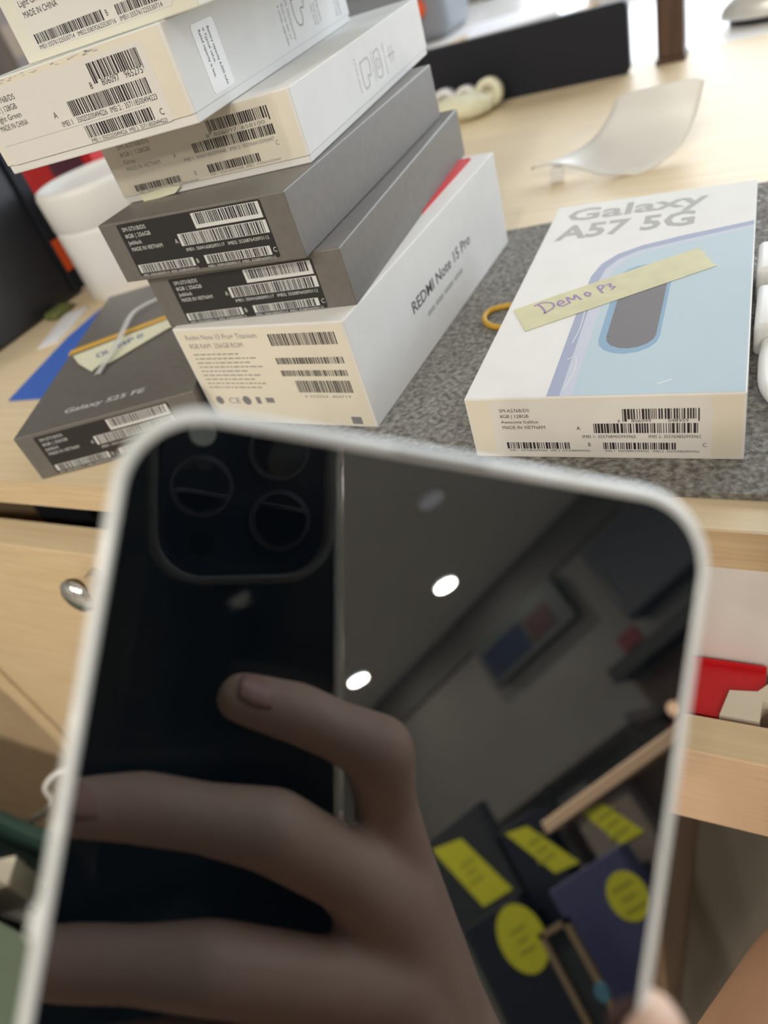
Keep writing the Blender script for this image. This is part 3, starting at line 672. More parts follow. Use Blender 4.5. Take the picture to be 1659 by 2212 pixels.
# black slab standing on its long edge, with pale objects in front
bs = empty('black_slab', (-0.225, 0.733, 0)); T(bs, 'black flat slab standing on its long edge at the back of the desk', 'slab')
P = rrect(-0.135, 0.104, 0, 0.054, 0.005, 5)
bm = bmesh.new(); A = [bm.verts.new((x, -0.005, z)) for x, z in P]; C2 = [bm.verts.new((x, 0.005, z)) for x, z in P]
bm.faces.new(A); bm.faces.new(C2[::-1])
for i in range(len(P)): bm.faces.new((A[i], C2[i], C2[(i + 1) % len(P)], A[(i + 1) % len(P)]))
obj('slab_body', bm, M_BLACKMATT, bs)
obj('back_ridge', B(-0.12, 0.09, 0.005, 0.012, 0.0002, 0.03, 0.002), M_BLACK, bs)
ROLL = [(0.0125, 0), (0.0125, 0.0105), (0.0105, 0.012), (0.0075, 0.012), (0.0072, 0.002)]
for i, (x, z, r, m, lb) in enumerate(((-0.240, 0.0, 1.0, M_TAPEW, 'cream tape roll leaning on the black slab, right end of the row'), (-0.262, 0.0, 0.9, M_PLASTIC, 'white tape roll in front of the black slab beside the cream one'), (-0.283, 0.0, 0.95, M_PAPER, 'bluish white tape roll at the left end of the row by the black slab'))):
    bm = lathe([(a * r, b) for a, b in ROLL], 28)
    bmesh.ops.transform(bm, matrix=Matrix.Translation((0, 0, 0.0126 * r + 0.0004)) @ Matrix.Rotation(math.radians(84), 4, 'X'), verts=bm.verts)
    o = empty('tape_roll', (x, 0.712, 0.0)); T(o, lb, 'tape roll', 'tape rolls by the black slab')
    obj('roll', bm, m, o, True)
    bm = lathe([(0.0074 * r, 0.001), (0.0074 * r, 0.0125), (0.0066 * r, 0.0125), (0.0066 * r, 0.001)], 24)
    bmesh.ops.transform(bm, matrix=Matrix.Translation((0, 0, 0.0126 * r + 0.0004)) @ Matrix.Rotation(math.radians(84), 4, 'X'), verts=bm.verts)
    obj('core', bm, M_CREAM, o, True)
o = empty('paper_packet', (-0.262, 0.685, 0)); T(o, 'crumpled cream paper packet in front of the tape rolls', 'packet')
bm = bmesh.new(); bmesh.ops.create_icosphere(bm, subdivisions=3, radius=1)
for v in bm.verts:
    n = 1 + 0.14 * math.sin(9 * v.co.x + 2 * v.co.y) * math.cos(8 * v.co.y + v.co.z)
    v.co = Vector((v.co.x * 0.030 * n, v.co.y * 0.014 * n, 0.0105 + v.co.z * 0.0105 * n))
obj('packet_body', bm, M_TAPEW, o, True)

o = empty('post', (-0.089, 0.746, 0)); T(o, 'dark brown wooden post standing right of the black slab', 'post')
obj('shaft', B(-0.0105, 0.0105, -0.0105, 0.0105, 0.004, 0.62, 0.001), M_DARKWOOD, o)
obj('foot_plate', B(-0.012, 0.012, -0.012, 0.012, 0, 0.004, 0.0005), M_DARKWOOD, o)

# computer mouse
ms = empty('computer_mouse', (-0.004, 0.83, 0)); T(ms, 'silver grey computer mouse at the top right corner', 'mouse')
bm = bmesh.new(); bmesh.ops.create_uvsphere(bm, u_segments=32, v_segments=20, radius=1)
for v in bm.verts:
    z = v.co.z; v.co = Vector((v.co.x * 0.050 * (1 - .08 * v.co.x), v.co.y * 0.030, 0.006 + (z * 0.026 if z > 0 else z * 0.003)))
obj('shell', bm, M_SILVER, ms, True)
obj('base', prism([(0.046 * math.cos(k * math.pi / 14), 0.028 * math.sin(k * math.pi / 14)) for k in range(28)], 0.0, 0.0045), M_BLACK, ms)
obj('scroll_wheel', CY((0.024, -0.003, 0.0285), (0.024, 0.003, 0.0285), 0.006), M_BLACK, ms)

# things on the counter behind the slab
gd = empty('label_printer', (-0.53, 1.22, 0)); T(gd, 'grey machine with a red knob on the white counter', 'machine')
obj('housing', B(-0.11, 0.09, -0.06, 0.06, 0, 0.085, 0.018, 4), M_GREYM, gd, True)
obj('cover', B(-0.09, 0.06, -0.05, 0.05, 0.085, 0.10, 0.006, 3), mat('blue_grey_plastic', (0.16, 0.19, 0.23), 0.4), gd, True)
bm = CY((0.05, -0.060, 0.045), (0.05, -0.073, 0.045), 0.013, 0.011); obj('red_knob', bm, M_ORANGE, gd)
for i, (x, y, rz, lb) in enumerate(((-0.33, 1.10, 0.2, 'lavender white paper stack behind the black slab'), (-0.17, 1.16, -0.15, 'white paper stack on the counter near the brown post'))):
    o = empty('paper_stack', (x, y, 0.0), rz); T(o, lb, 'paper', 'paper stacks on the counter')
    for k2 in range(4): obj('sheet', B(-0.06 + .002 * k2, 0.06 + .001 * k2, -0.05, 0.05 - .001 * k2, 0.0002 + k2 * 0.003, 0.0028 + k2 * 0.003), M_PAPER, o)
for i, (x, y, rz, lb) in enumerate(((-0.41, 1.10, 1.1, 'brown wooden ruler lying left of the lavender paper stack'), (-0.25, 1.06, 1.2, 'brown wooden ruler between the two paper stacks'))):
    o = empty('wooden_ruler', (x, y, 0), rz); T(o, lb, 'ruler', 'wooden rulers on the counter')
    obj('strip', B(-0.09, 0.09, -0.008, 0.008, 0.0002, 0.004, 0.0006), M_WOODEDGE, o)
    obj('metal_edge', B(-0.09, 0.09, 0.008, 0.009, 0.0005, 0.003), M_CHROME, o)

# white jar with lid
jr = empty('white_jar', (-0.4375, 0.4085, 0)); T(jr, 'tall white jar with a wide lid behind the left grey box', 'jar')
obj('jar_body', lathe([(0.041, 0), (0.0432, 0.002), (0.0438, 0.050), (0.0425, 0.056)], 48), M_PLASTIC, jr, True)
obj('lid', lathe([(0.0425, 0.052), (0.0440, 0.054), (0.0445, 0.076), (0.0432, 0.0795), (0.040, 0.0805), (0.0385, 0.078), (0.02, 0.0778)], 48), M_PLASTIC, jr, True)

# dark box at the left with orange sticker
mb = empty('black_device', (-0.4935, 0.291, 0)); T(mb, 'glossy black desktop device at the left picture edge', 'device')
obj('housing', B(-0.16, 0.0, -0.10, 0.105, 0, 0.150, 0.004, 3), M_BLACK, mb)
obj('front_bezel', B(0.0002, 0.0035, 0.094, 0.105, 0.004, 0.145, 0.0008), M_BLACKMATT, mb)
obj('orange_sticker', B(0.0036, 0.0041, 0.0955, 0.104, 0.020, 0.044), M_ORANGE, mb)
obj('top_vent', B(-0.15, -0.01, -0.09, 0.09, 0.150, 0.152), M_GREYM, mb)

rb = empty('red_carton', (-0.60, 0.56, 0)); T(rb, 'red carton with dark and orange print behind the white jar', 'carton')
obj('carton_body', B(-0.043, 0.055, -0.045, 0.045, 0, 0.105, 0.001), M_RED, rb)
obj('dark_patch', B(0.0, 0.044, -0.0455, -0.045, 0.062, 0.10), mat('maroon_print', (0.10, 0.02, 0.05), 0.5), rb)
o = obj('orange_bottle', lathe([(0.012, 0), (0.013, 0.002), (0.013, 0.075), (0.008, 0.085), (0.006, 0.10), (0.003, 0.101)], 28), M_ORANGE, smooth=True, loc=(-0.468, 0.500, 0)); T(o, 'slim orange bottle just behind the white jar lid', 'bottle')
o = empty('blue_folder', (-0.98, 0.84, 0)); T(o, 'blue grey folder standing beyond the boxes at the upper left edge', 'folder')
obj('cover', B(-0.012, 0.0, -0.14, 0.0, 0, 0.30, 0.002), M_BLUEGREY, o)
obj('spine', B(-0.04, -0.012, -0.14, -0.138, 0, 0.30), M_BLUEGREY, o)
o = empty('grey_carton', (-1.10, 0.96, 0)); T(o, 'grey brown carton behind the blue folder', 'carton')
obj('carton_body', B(-0.2, 0.1, -0.06, 0.2, 0, 0.34, 0.002), mat('grey_brown_card', (0.25, 0.22, 0.21), 0.7), o)
obj('carton_tape', B(0.1, 0.1005, -0.06, 0.2, 0.15, 0.19), mat('brown_tape', (0.32, 0.25, 0.18), 0.4), o)

# blue card with white paper strip, pale paper, green pack
bc = empty('blue_card', (-0.415, 0.24, 0)); T(bc, 'bright blue card on bare wood left of the taped grey box', 'card')
obj('card', prism([(0.002, -0.003), (0.045, 0.0), (0.075, 0.012), (0.022, 0.098), (-0.024, 0.116), (-0.020, 0.075)], 0.0002, 0.0012), M_BLUE, bc)
obj('card_fold', prism([(0.004, 0.000), (0.044, 0.003), (0.060, 0.010), (0.040, 0.014)], 0.0012, 0.0018), M_BLUE, bc)
o = obj('paper_strip', prism([(-0.368, 0.262), (-0.357, 0.268), (-0.402, 0.338), (-0.414, 0.331)], 0.0014, 0.0026), M_PAPER); T(o, 'white paper strip lying on the blue card', 'paper')
o = obj('paper_sheet', prism([(-0.452, 0.30), (-0.442, 0.31), (-0.458, 0.362), (-0.474, 0.352)], 0.0002, 0.0012), M_PAPER); T(o, 'pale paper slip between the black device and the blue card', 'paper')
o = empty('green_packet', (-0.4815, 0.353, 0)); T(o, 'small olive green packet at the foot of the black device', 'packet')
obj('pouch', B(-0.006, 0.006, -0.010, 0.010, 0, 0.006, 0.002, 3), mat('olive_green', (0.14, 0.16, 0.05), 0.5), o, True)
obj('crimp', B(-0.006, 0.006, 0.010, 0.013, 0.002, 0.003), mat('olive_green', (0.14, 0.16, 0.05)), o)

# ------------------------------------------------------------------ lower left corner
gc = empty('green_crate', (-0.70, -0.03, FZ)); T(gc, 'dark green plastic crate on the floor at the lower left', 'crate')
H = 0.35
obj('crate_wall', B(-0.30, 0.30, 0.125, 0.135, 0, H, 0.002), M_GREEN, gc)
obj('crate_wall', B(-0.30, 0.30, -0.135, -0.125, 0, H, 0.002), M_GREEN, gc)
obj('crate_wall', B(-0.30, -0.29, -0.125, 0.125, 0, H, 0.002), M_GREEN, gc)
obj('crate_wall', B(0.29, 0.30, -0.125, 0.125, 0, H, 0.002), M_GREEN, gc)
obj('crate_floor', B(-0.29, 0.29, -0.125, 0.125, 0, 0.008), M_GREEN, gc)
obj('crate_insert', B(-0.289, 0.289, -0.124, 0.124, 0.25, 0.258), M_GREEN, gc)
o = obj('green_board', B(-0.30, 0.30, -0.135, 0.055, 0, 0.006, 0.001), M_GREENP, loc=(-0.70, -0.03, FZ + H + 0.0003)); T(o, 'pale green board laid across the dark green crate', 'board')
for i, (x, y, rz, lb) in enumerate(((-0.64, 0.055, 0.5, 'cream carton standing in the dark green crate'),)):
    o = empty('small_carton', (x, y, FZ + 0.2583), rz); T(o, lb, 'carton')
    obj('carton_body', B(-0.022, 0.022, -0.014, 0.014, 0, 0.06, 0.001), M_CREAM, o); obj('carton_flap', B(-0.022, 0.022, 0.0142, 0.015, 0.045, 0.062), M_CREAM, o)
o = obj('white_stick', CY((-0.70, 0.035, FZ + 0.2653), (-0.56, 0.045, FZ + 0.2653), 0.006), M_PLASTIC); T(o, 'white plastic stick lying inside the dark green crate', 'stick')
o = obj('white_wire', tube(spline([(-0.556, 0.159, -0.372), (-0.60, 0.152, -0.386), (-0.632, 0.142, -0.412), (-0.634, 0.136, -0.434), (-0.66, 0.122, -0.452), (-0.75, 0.112, -0.50), (-1.02, 0.112, -0.52), (-1.25, 0.112, -0.743)], 8), 0.0035, 10), M_PLASTIC, smooth=True); T(o, 'white cable hanging at the left side of the desk cabinet', 'cable')
ws = empty('wooden_bench', (-0.92, 0.22, FZ)); T(ws, 'low tan wooden bench on the floor behind the green crate', 'bench')
obj('bench_top', B(-0.30, 0.32, -0.10, 0.18, 0.20, 0.218, 0.002), M_WOODEDGE, ws)
obj('bench_leg', B(-0.28, -0.26, -0.08, 0.16, 0, 0.20), M_WOODEDGE, ws); obj('bench_leg', B(0.28, 0.30, -0.08, 0.16, 0, 0.20), M_WOODEDGE, ws)
o = empty('brown_bag', (-0.93, 0.33, FZ + 0.2182)); T(o, 'dark brown bag on the low bench left of the cabinet', 'bag')
bm = bmesh.new(); bmesh.ops.create_icosphere(bm, subdivisions=3, radius=1)
for v in bm.verts:
    n = 1 + 0.12 * math.sin(6 * v.co.x + 2 * v.co.z) * math.cos(5 * v.co.y)
    v.co = Vector((v.co.x * 0.20 * n, v.co.y * 0.06 * n, 0.13 + v.co.z * 0.13 * n))
obj('bag_body', bm, noise_mat('brown_cloth', (0.06, 0.035, 0.025), (0.03, 0.02, 0.018), (1, 1, 1), 30, 0.8), o, True)
obj('strap', tube(spline([(-0.08, -0.02, 0.24), (-0.04, -0.03, 0.30), (0.04, -0.03, 0.30), (0.08, -0.02, 0.24)], 6), 0.008, 8), M_DARKWOOD, o, True)

# ------------------------------------------------------------------ held phone (mirror-like dark screen)
Mc = Matrix(((RT.x, -UP.x, FW.x), (RT.y, -UP.y, FW.y), (RT.z, -UP.z, FW.z)))   # x right, y down, z forward
def rot3(a, b, c): return Matrix.Rotation(b, 3, 'Y') @ Matrix.Rotation(a, 3, 'X') @ Matrix.Rotation(c, 3, 'Z')
PH = rot3(math.radians(-0.6498), math.radians(-8.26297), math.radians(9.2321))
PO = Vector((7.22, -7.924, 88.413)) * MM
PM = (Mc @ PH).to_4x4(); PM.translation = CAM + Mc @ PO
ph = empty('smartphone', matrix=PM); T(ph, 'held smartphone with dark mirror like screen and pale blue frame', 'phone')
PW, PHH, PR = 38.5, 160.0, 10.8
def loop(ins, z, n=10): return [Vector((x, y, z)) * MM for x, y in rrect(-PW + ins, PW - ins, ins, PHH - ins, PR - ins * .85, n)]
obj('frame', loft([loop(1.9, 0.5), loop(1.85, -0.02), loop(1.55, -0.17), loop(1.0, -0.15), loop(0.45, 0.15), loop(0.1, 0.9), loop(0, 2.0), loop(0, 6.0), loop(0.2, 7.0), loop(0.9, 7.8), loop(1.8, 8.0)]), M_FRAME, ph, True)
obj('screen', loft([loop(1.8, 0.9), loop(1.8, 0.02), loop(1.9, 0.0)], cap0=True, cap1=True), M_GLASS, ph)
obj('side_button', B(-PW * MM - 0.0007, -PW * MM + 0.0006, 0.0605, 0.0645, 0.0012, 0.0040, 0.0004), M_FRAME, ph)
obj('antenna_line', B(0.017, 0.0185, -0.00012, 0.0012, 0.0003, 0.0062), M_INKW, ph)
obj('speaker_slot', B(-0.006, 0.006, 0.00095, 0.00135, -0.0003, 0.0003), M_INKG, ph)

# ------------------------------------------------------------------ photographing phone (seen mirrored in the screen)
QM = Mc.to_4x4(); QM.translation = CAM
cp = empty('camera_phone', matrix=QM); T(cp, 'black triple camera phone in a clear case, mirrored in the dark screen', 'phone')
X0, X1, Y0, Y1 = -57.5, 14.1, -29.3, 118.3
def L2(x0, x1, y0, y1, r, z, n=8): return [Vector((x, y, z)) * MM for x, y in rrect(x0, x1, y0, y1, r, n)]
def qloop(ins, z): return L2(X0 + ins, X1 - ins, Y0 + ins, Y1 - ins, 11 - ins * .8, z)
obj('body', loft([qloop(0.8, -12.5), qloop(0.1, -12.0), qloop(0, -11.3), qloop(0, -5.6), qloop(0.2, -4.9), qloop(0.9, -4.5)]), M_PHB, cp, True)
obj('camera_module', loft([L2(-27.8, 11.0, -26, 12.7, 10, -4.6), L2(-27.8, 11.0, -26, 12.7, 10, -3.0), L2(-27.3, 10.5, -25.5, 12.2, 9.6, -2.6)]), M_PHBMOD, cp)
def disc(x, y, r, z0, z1, n=40): return [[Vector((x + q * math.cos(2 * math.pi * i / n), y + q * math.sin(2 * math.pi * i / n), z)) * MM for i in range(n)] for q, z in ((r, z0), (r, z1 - .3), (r - .3, z1))]
for x, y in ((0, 0), (-0.2, -16.8), (-18.4, -8.0)):
    ln = obj('lens', loft(disc(x, y, 7.4, -2.7, -0.9)), M_LENSRING, cp)
    obj('lens_glass', loft(disc(x, y, 6.4, -0.95, -0.6)), M_LENS, ln)
obj('flash', loft(disc(-18.2, -20.6, 3.2, -2.7, -2.0)), M_FLASH, cp)
obj('depth_sensor', loft(disc(-18.4, 5.4, 3.4, -2.7, -2.2)), M_LENS, cp)
# clear case: rim wall, back sheet with cut-out, raised ring
cs2 = obj('clear_case', loft([qloop(-0.1, -12.9), qloop(-2.2, -12.6), qloop(-2.7, -11.5), qloop(-2.7, -5.4), qloop(-2.2, -4.2), qloop(-0.4, -3.4), qloop(-0.1, -4.4), qloop(-0.1, -12.9)], cap0=False, cap1=False), M_CLEAR, cp, True)
obj('case_ring', loft([L2(-28.3, 11.5, -26.5, 13.2, 10.4, -4.4), L2(-28.3, 11.5, -26.5, 13.2, 10.4, -0.9), L2(-28.8, 12.0, -27, 13.7, 10.8, -0.6), L2(-29.9, 13.0, -28, 14.8, 11.6, -1.0), L2(-30.6, 13.8, -28.9, 15.4, 12.2, -3.3), L2(-30.6, 13.8, -28.9, 15.4, 12.2, -4.4), L2(-28.3, 11.5, -26.5, 13.2, 10.4, -4.4)], cap0=False, cap1=False), M_CLEAR, cs2, True)
bm = bmesh.new()
def ring_edges(pts):
    v = [bm.verts.new(p) for p in pts]; return [bm.edges.new((v[i], v[(i + 1) % len(v)])) for i in range(len(v))]
es = ring_edges(qloop(-0.05, -4.1)) + ring_edges(L2(-30.7, 13.9, -29.0, 15.5, 12.3, -4.1))
bmesh.ops.triangle_fill(bm, use_beauty=True, use_dissolve=False, edges=es)
o = obj('case_back', bm, mat('clear_film', (0.97, 0.98, 0.97), 0.05, ior=1.3, trans=1.0), cs2); sm = o.modifiers.new('s', 'SOLIDIFY'); sm.thickness = 0.0005; sm.offset = 1

# ------------------------------------------------------------------ person: right hand with the camera phone, left hand with the mirror phone, bare leg
pr = empty('person', (0.05, -0.35, FZ)); T(pr, 'person in view only by hands, forearms and bare knee', 'person')
PI = pr.matrix_world.copy(); PI = Matrix.Translation((0.05, -0.35, FZ)).inverted()
def W(Mx, p): return PI @ (Mx @ (Vector(p) * MM))
def chain(Mx, *pr_): return [(W(Mx, p), r * MM) for p, r in pr_]
Q = QM
right = [
 chain(Q, ((-9.5, 41, 3.2), 6.0), ((3.0, 45, 5), 7.2), ((12, 49.3, 6.8), 7.0), ((22.2, 54.6, 7.8), 8.6), ((26, 70, 0), 8.0), ((29.5, 88, -6), 11.0), ((44, 135, -14), 15)),
 chain(Q, ((-46, 62.2, 2.6), 6.3), ((-31.8, 63.1, 4.2), 7.7), ((-18, 65.6, 8), 7.5), ((-3.4, 68.8, 11), 9.1), ((14, 82, 7), 8.9), ((27, 96, -1), 12.5), ((43, 140, -12), 15)),
 chain(Q, ((-59, 92.8, 3), 6.2), ((-45.5, 94, 5), 7.7), ((-32, 94.4, 9), 7.7), ((-17.4, 95.4, 12.5), 9.3), ((8, 106, 8), 9.4), ((27, 114, 0), 12.5), ((43, 150, -10), 15)),
 chain(Q, ((-42, 116, 3), 5.6), ((-28, 116, 5), 6.4), ((-10, 118, 9), 7.4), ((14, 127, 4), 9), ((30, 136, 0), 12), ((46, 160, -10), 15)),
 chain(Q, ((12, 86, -21.2), 7.6), ((26, 98, -23.5), 9.2), ((40, 116, -23), 12.5), ((48, 145, -16), 16)),
 chain(Q, ((45, 142, -13), 17), ((56, 172, -16), 22), ((66, 205, -24), 24), ((100, 290, -58), 33), ((130, 360, -95), 38))]
RP = PM
def lf(y, x=39.3, tipr=5.0): return chain(RP, ((x, y, 1.6), tipr), ((43.6, y + 8, 4.0), 6.6), ((46.5, y + 18, 14), 7.8), ((38, y + 24, 26), 8.8), ((20, y + 28, 31), 10.5))
left = [lf(69.9), lf(88, 40), lf(105, 39.5), lf(120, 39.3, 4.6),
 chain(RP, ((20, 98, 31), 10.5), ((16, 116, 31), 11), ((14, 133, 31), 11), ((14, 146, 31), 11)),
 chain(RP, ((20, 98, 31), 10.5), ((2, 130, 30), 15), ((4, 170, 34), 18)),
 chain(RP, ((14, 146, 31), 11), ((10, 160, 32), 15), ((4, 175, 34), 20)),
 chain(RP, ((-42.5, 84, 3.5), 6.8), ((-45, 100, 10), 8), ((-38, 122, 22), 11), ((-10, 150, 28), 16), ((4, 172, 34), 19)),
 chain(RP, ((4, 172, 34), 19), ((0, 200, 40), 22), ((-10, 290, 70), 32), ((-28, 385, 95), 38), ((-40, 470, 85), 41))]
hr = organic('right_hand', right, M_SKIN, pr, 0.0016, 7)
hl = organic('left_hand', left, M_SKIN, pr, 0.0016, 7)
LG = Matrix.Identity(4)
leg = [chain(LG, ((-10, -420, -185), 88), ((0, -150, -195), 76), ((43, 50, -212), 65), ((61, 106, -226), 58), ((65, 118, -258), 55), ((82, 105, -420), 47), ((86, 90, -600), 36), ((86, 85, -690), 34)),
       chain(LG, ((86, 80, -712), 32), ((90, 170, -722), 24))]
lg = organic('leg', leg, M_SKIN, pr, 0.006, 4)
# fingernails
def nail(Mx, p, along, up, ln, wd, parent):
    a = Vector(along).normalized(); n = Vector(up); n = (n - a * n.dot(a)).normalized(); s = a.cross(n)
    bm = bmesh.new(); rows = []
    for i in range(9):
        u = -1 + 2 * i / 8; rows.append([])
        for j in range(9):
            v = -1 + 2 * j / 8
            wv = wd * (1 - 0.25 * max(0, u) ** 2) * (1 - .3 * max(0, -u) ** 3)
            q = Vector(p) + a * ln * u * (1 - .12 * v * v) + s * wv * v + n * (-0.9 * v * v * wd * .42 - .18 * u * u)
            rows[-1].append(bm.verts.new(W(Mx, q)))
    for i in range(8):
        for j in range(8): bm.faces.new((rows[i][j], rows[i + 1][j], rows[i + 1][j + 1], rows[i][j + 1]))
    o = obj('fingernail', bm, M_NAIL, parent, True); o.modifiers.new('s', 'SOLIDIFY').thickness = 0.0004
    return o
nail(Q, (-4.6, 37.9, 8.1), (-12, -4, -1.8), (0.1, -0.78, 0.65), 6.0, 4.4, hr)
nail(Q, (-42.0, 57.9, 7.8), (-14, -1, -1.6), (0, -0.75, 0.68), 6.2, 4.6, hr)
nail(RP, (39.8, 73, -3.9), (-4, -8, -2.4), (0.2, 0, -1), 5.0, 4.0, hl)

# ------------------------------------------------------------------ shop interior mirrored in the screen
DX = 1.10
sf = empty('display_counter', (DX, -0.75, FZ)); T(sf, 'low dark display counter carrying the tagged boxes, mirrored in the screen', 'counter')
sb = empty('wooden_ledge', (DX, -0.75, FZ)); T(sb, 'pinkish wooden ledge with taupe back above the tagged boxes, mirrored in the screen', 'ledge')
# board edge, panel and body (local z = 0 is the floor)
zt = 0.222 - FZ
obj('top_edge', B(-0.006, 0.075, -0.050, 0.62, zt - 0.024, zt, 0.003), M_PINK, sb)
obj('back_board', B(0.056, 0.070, -0.050, 0.62, 0.6203, zt - 0.024), mat('taupe_board', (0.32, 0.25, 0.20), 0.6), sb)
obj('shelf', B(-0.15, 0.075, -1.1, 0.62, 0.60, 0.62, 0.002), M_DARKWOOD, sf)
obj('plinth', B(-0.10, 0.04, -1.05, 0.60, 0.0, 0.60), M_BLACKMATT, sf)
def tagged(label, y0, y1, z0, z1, m, tagp, dx=0.0, dep=0.035, oval=None):
    """box on the display shelf; its tag polygon is given in absolute y, z"""
    t = empty('display_box', (DX + dx, (y0 + y1) / 2, 0.62 + FZ)); T(t, label, 'box', 'tagged boxes on the display shelf')
    h = (y1 - y0) / 2
    base = 0.62 + FZ
    obj('carton', B(0.002, dep, -h, h, 0.0, z1 - base, 0.002), m, t)
    obj('carton_front', B(0.0012, 0.002, -h + .006, h - .006, 0.006, z1 - base - .006), m, t)
    yc = (y0 + y1) / 2
    pts = tagp if tagp else [(oval[0] + oval[2] * math.cos(k * math.pi / 18), oval[1] + oval[3] * math.sin(k * math.pi / 18)) for k in range(36)]
    bm = bmesh.new()
    A = [bm.verts.new((0.0, y - yc, z - base)) for y, z in pts]; C3 = [bm.verts.new((0.0012, y - yc, z - base)) for y, z in pts]
    bm.faces.new(A); bm.faces.new(C3[::-1])
    for i in range(len(pts)): bm.faces.new((A[i], C3[i], C3[(i + 1) % len(pts)], A[(i + 1) % len(pts)]))
    g = obj('price_tag', bm, M_YELLOW, t)
    cy = sum(p[0] for p in pts) / len(pts) - yc; cz = sum(p[1] for p in pts) / len(pts) - base
    bm = bmesh.new()
    for q in range(3):
        yy = 0.022 if q != 1 else 0.015
        box(bm, -0.0006, 0.0, cy - yy, cy + yy, cz + 0.014 - q * 0.018, cz + 0.020 - q * 0.018)
    obj('tag_print', bm, mat('olive_ink', (0.42, 0.43, 0.03), 0.6), g)
    return t
M_DK = mat('dark_navy_card', (0.015, 0.018, 0.030), 0.35)
M_DK2 = mat('dark_slate_card', (0.030, 0.034, 0.038), 0.4)
M_PUR = mat('purple_blue_card', (0.07, 0.075, 0.17), 0.4)
M_TAN = mat('tan_card', (0.30, 0.22, 0.13), 0.5)
tagged('dark box with tall yellow tag nearest the fingers in the mirrored display', -1.125, -0.925, 0, 0.325, M_DK2, [(-1.096, .306), (-1.006, .288), (-.945, .157), (-1.035, .160)])
tagged('dark box with yellow tag left of the pink board end in the mirrored display', -0.915, -0.803, 0, 0.252, M_DK, [(-.894, .245), (-.837, .232), (-.773, .132), (-.834, .139)])
tagged('taupe box with yellow tag below the pink board in the mirrored display', -0.735, -0.605, 0, 0.197, mat('taupe_card', (0.20, 0.165, 0.14), 0.5), [(-.711, .1965), (-.664, .190), (-.622, .117), (-.676, .120)])
tagged('dark box with the large round yellow sticker in the mirrored display', -1.07, -0.905, 0, 0.142, M_DK, None, dx=-0.045, oval=(-0.982 * .96, 0.078, 0.058, 0.058))
tagged('purple blue box with the smaller round yellow sticker in the mirrored display', -0.835, -0.655, 0, 0.118, M_PUR, None, dx=-0.045, oval=(-0.719 * .96, 0.050, 0.040, 0.038))
o = empty('tan_frame', (DX - 0.095, -0.80, 0.62 + FZ)); T(o, 'thin tan picture frame between the two round stickers in the mirrored display', 'frame')
for (y0, y1, z0, z1) in ((-0.062, -0.050, 0, 0.20), (-0.062, 0.012, 0, 0.012), (0.0, 0.012, 0, 0.20), (-0.062, 0.012, 0.19, 0.20)):
    obj('frame_bar', B(0, 0.008, y0, y1, z0 + 0.0003, z1), M_TAN, o)
obj('frame_back', B(0.008, 0.010, -0.062, 0.012, 0.0003, 0.20), M_DK2, o)
o = obj('blue_badge', CY((DX - 0.140, -0.762, 0.62 + FZ + 0.090), (DX - 0.136, -0.762, 0.62 + FZ + 0.090), 0.014), mat('cyan_blue', (0.10, 0.26, 0.36), 0.5)); T(o, 'small blue round badge on the dark display front', 'badge')
sl = empty('track_spotlight', (0.50, -1.10, CZ)); T(sl, 'black track spotlight in the ceiling aimed at the tagged display boxes', 'spotlight')
obj('stem', CY((0, 0, 0), (0, 0, -0.06), 0.012), M_BLACK, sl)
dv = (Vector((1.05, -0.82, 0.12)) - Vector((0.50, -1.10, CZ - 0.06))).normalized()
obj('can', CY(Vector((0, 0, -0.06)) - dv * 0.03, Vector((0, 0, -0.06)) + dv * 0.07, 0.035), M_BLACK, sl)
ld = bpy.data.lights.new('spot_lamp', 'SPOT'); ld.energy = 560; ld.spot_size = math.radians(30); ld.spot_blend = 0.6; ld.shadow_soft_size = 0.03; ld.color = (1, 0.93, 0.82)
lo = bpy.data.objects.new('spot_lamp', ld); COL.objects.link(lo); lo.parent = sl
lo.location = Vector((0, 0, -0.06)) + dv * 0.075; lo.rotation_euler = dv.to_track_quat('-Z', 'Y').to_euler()
# wall items far behind
o = empty('wall_poster', (3.99, -2.28, 1.56)); T(o, 'framed blue and red poster high on the shop wall, mirrored in the screen', 'poster')
obj('poster_frame', B(-0.03, 0.03, -0.42, 0.40, -0.10, 0.22, 0.004), mat('dark_teal_frame', (0.12, 0.14, 0.135), 0.5), o)
obj('poster_blue', B(-0.034, -0.03, -0.38, 0.02, -0.06, 0.14), mat('poster_blue', (0.02, 0.035, 0.085), 0.5), o)
obj('poster_red', B(-0.034, -0.03, 0.04, 0.27, -0.05, 0.12), mat('poster_red', (0.09, 0.04, 0.045), 0.5), o)
o = empty('wall_cabinet', (4.05, -1.28, 1.20)); T(o, 'dark blue grey wall cabinet high on the shop wall, mirrored in the screen', 'cabinet')
obj('cabinet_body', B(-0.18, 0.0, -0.30, 0.34, 0, 0.50, 0.004), mat('blue_grey_paint', (0.13, 0.14, 0.17), 0.5), o)
obj('cabinet_door', B(-0.192, -0.181, -0.29, 0.33, 0.012, 0.488, 0.003), mat('blue_grey_paint', (0.13, 0.14, 0.17)), o)
obj('handle', B(-0.205, -0.192, -0.26, -0.25, 0.1, 0.3, 0.002), M_CHROME, o)
o = empty('wall_shelf', (4.05, -1.30, 0.95)); T(o, 'black wall shelf full of goods, mirrored at the right of the screen', 'shelf')
obj('shelf_board', B(-0.25, 0, -0.56, 0.56, 0, 0.09, 0.002), M_BLACK, o)
obj('shelf_panel', B(-0.02, 0, -0.56, 0.56, -0.62, 0), mat('brown_panel', (0.16, 0.10, 0.08), 0.6), o)
obj('shelf_board', B(-0.25, 0, -0.56, 0.56, -0.66, -0.62, 0.002), M_BLACK, o)
rnd = random.Random(3)
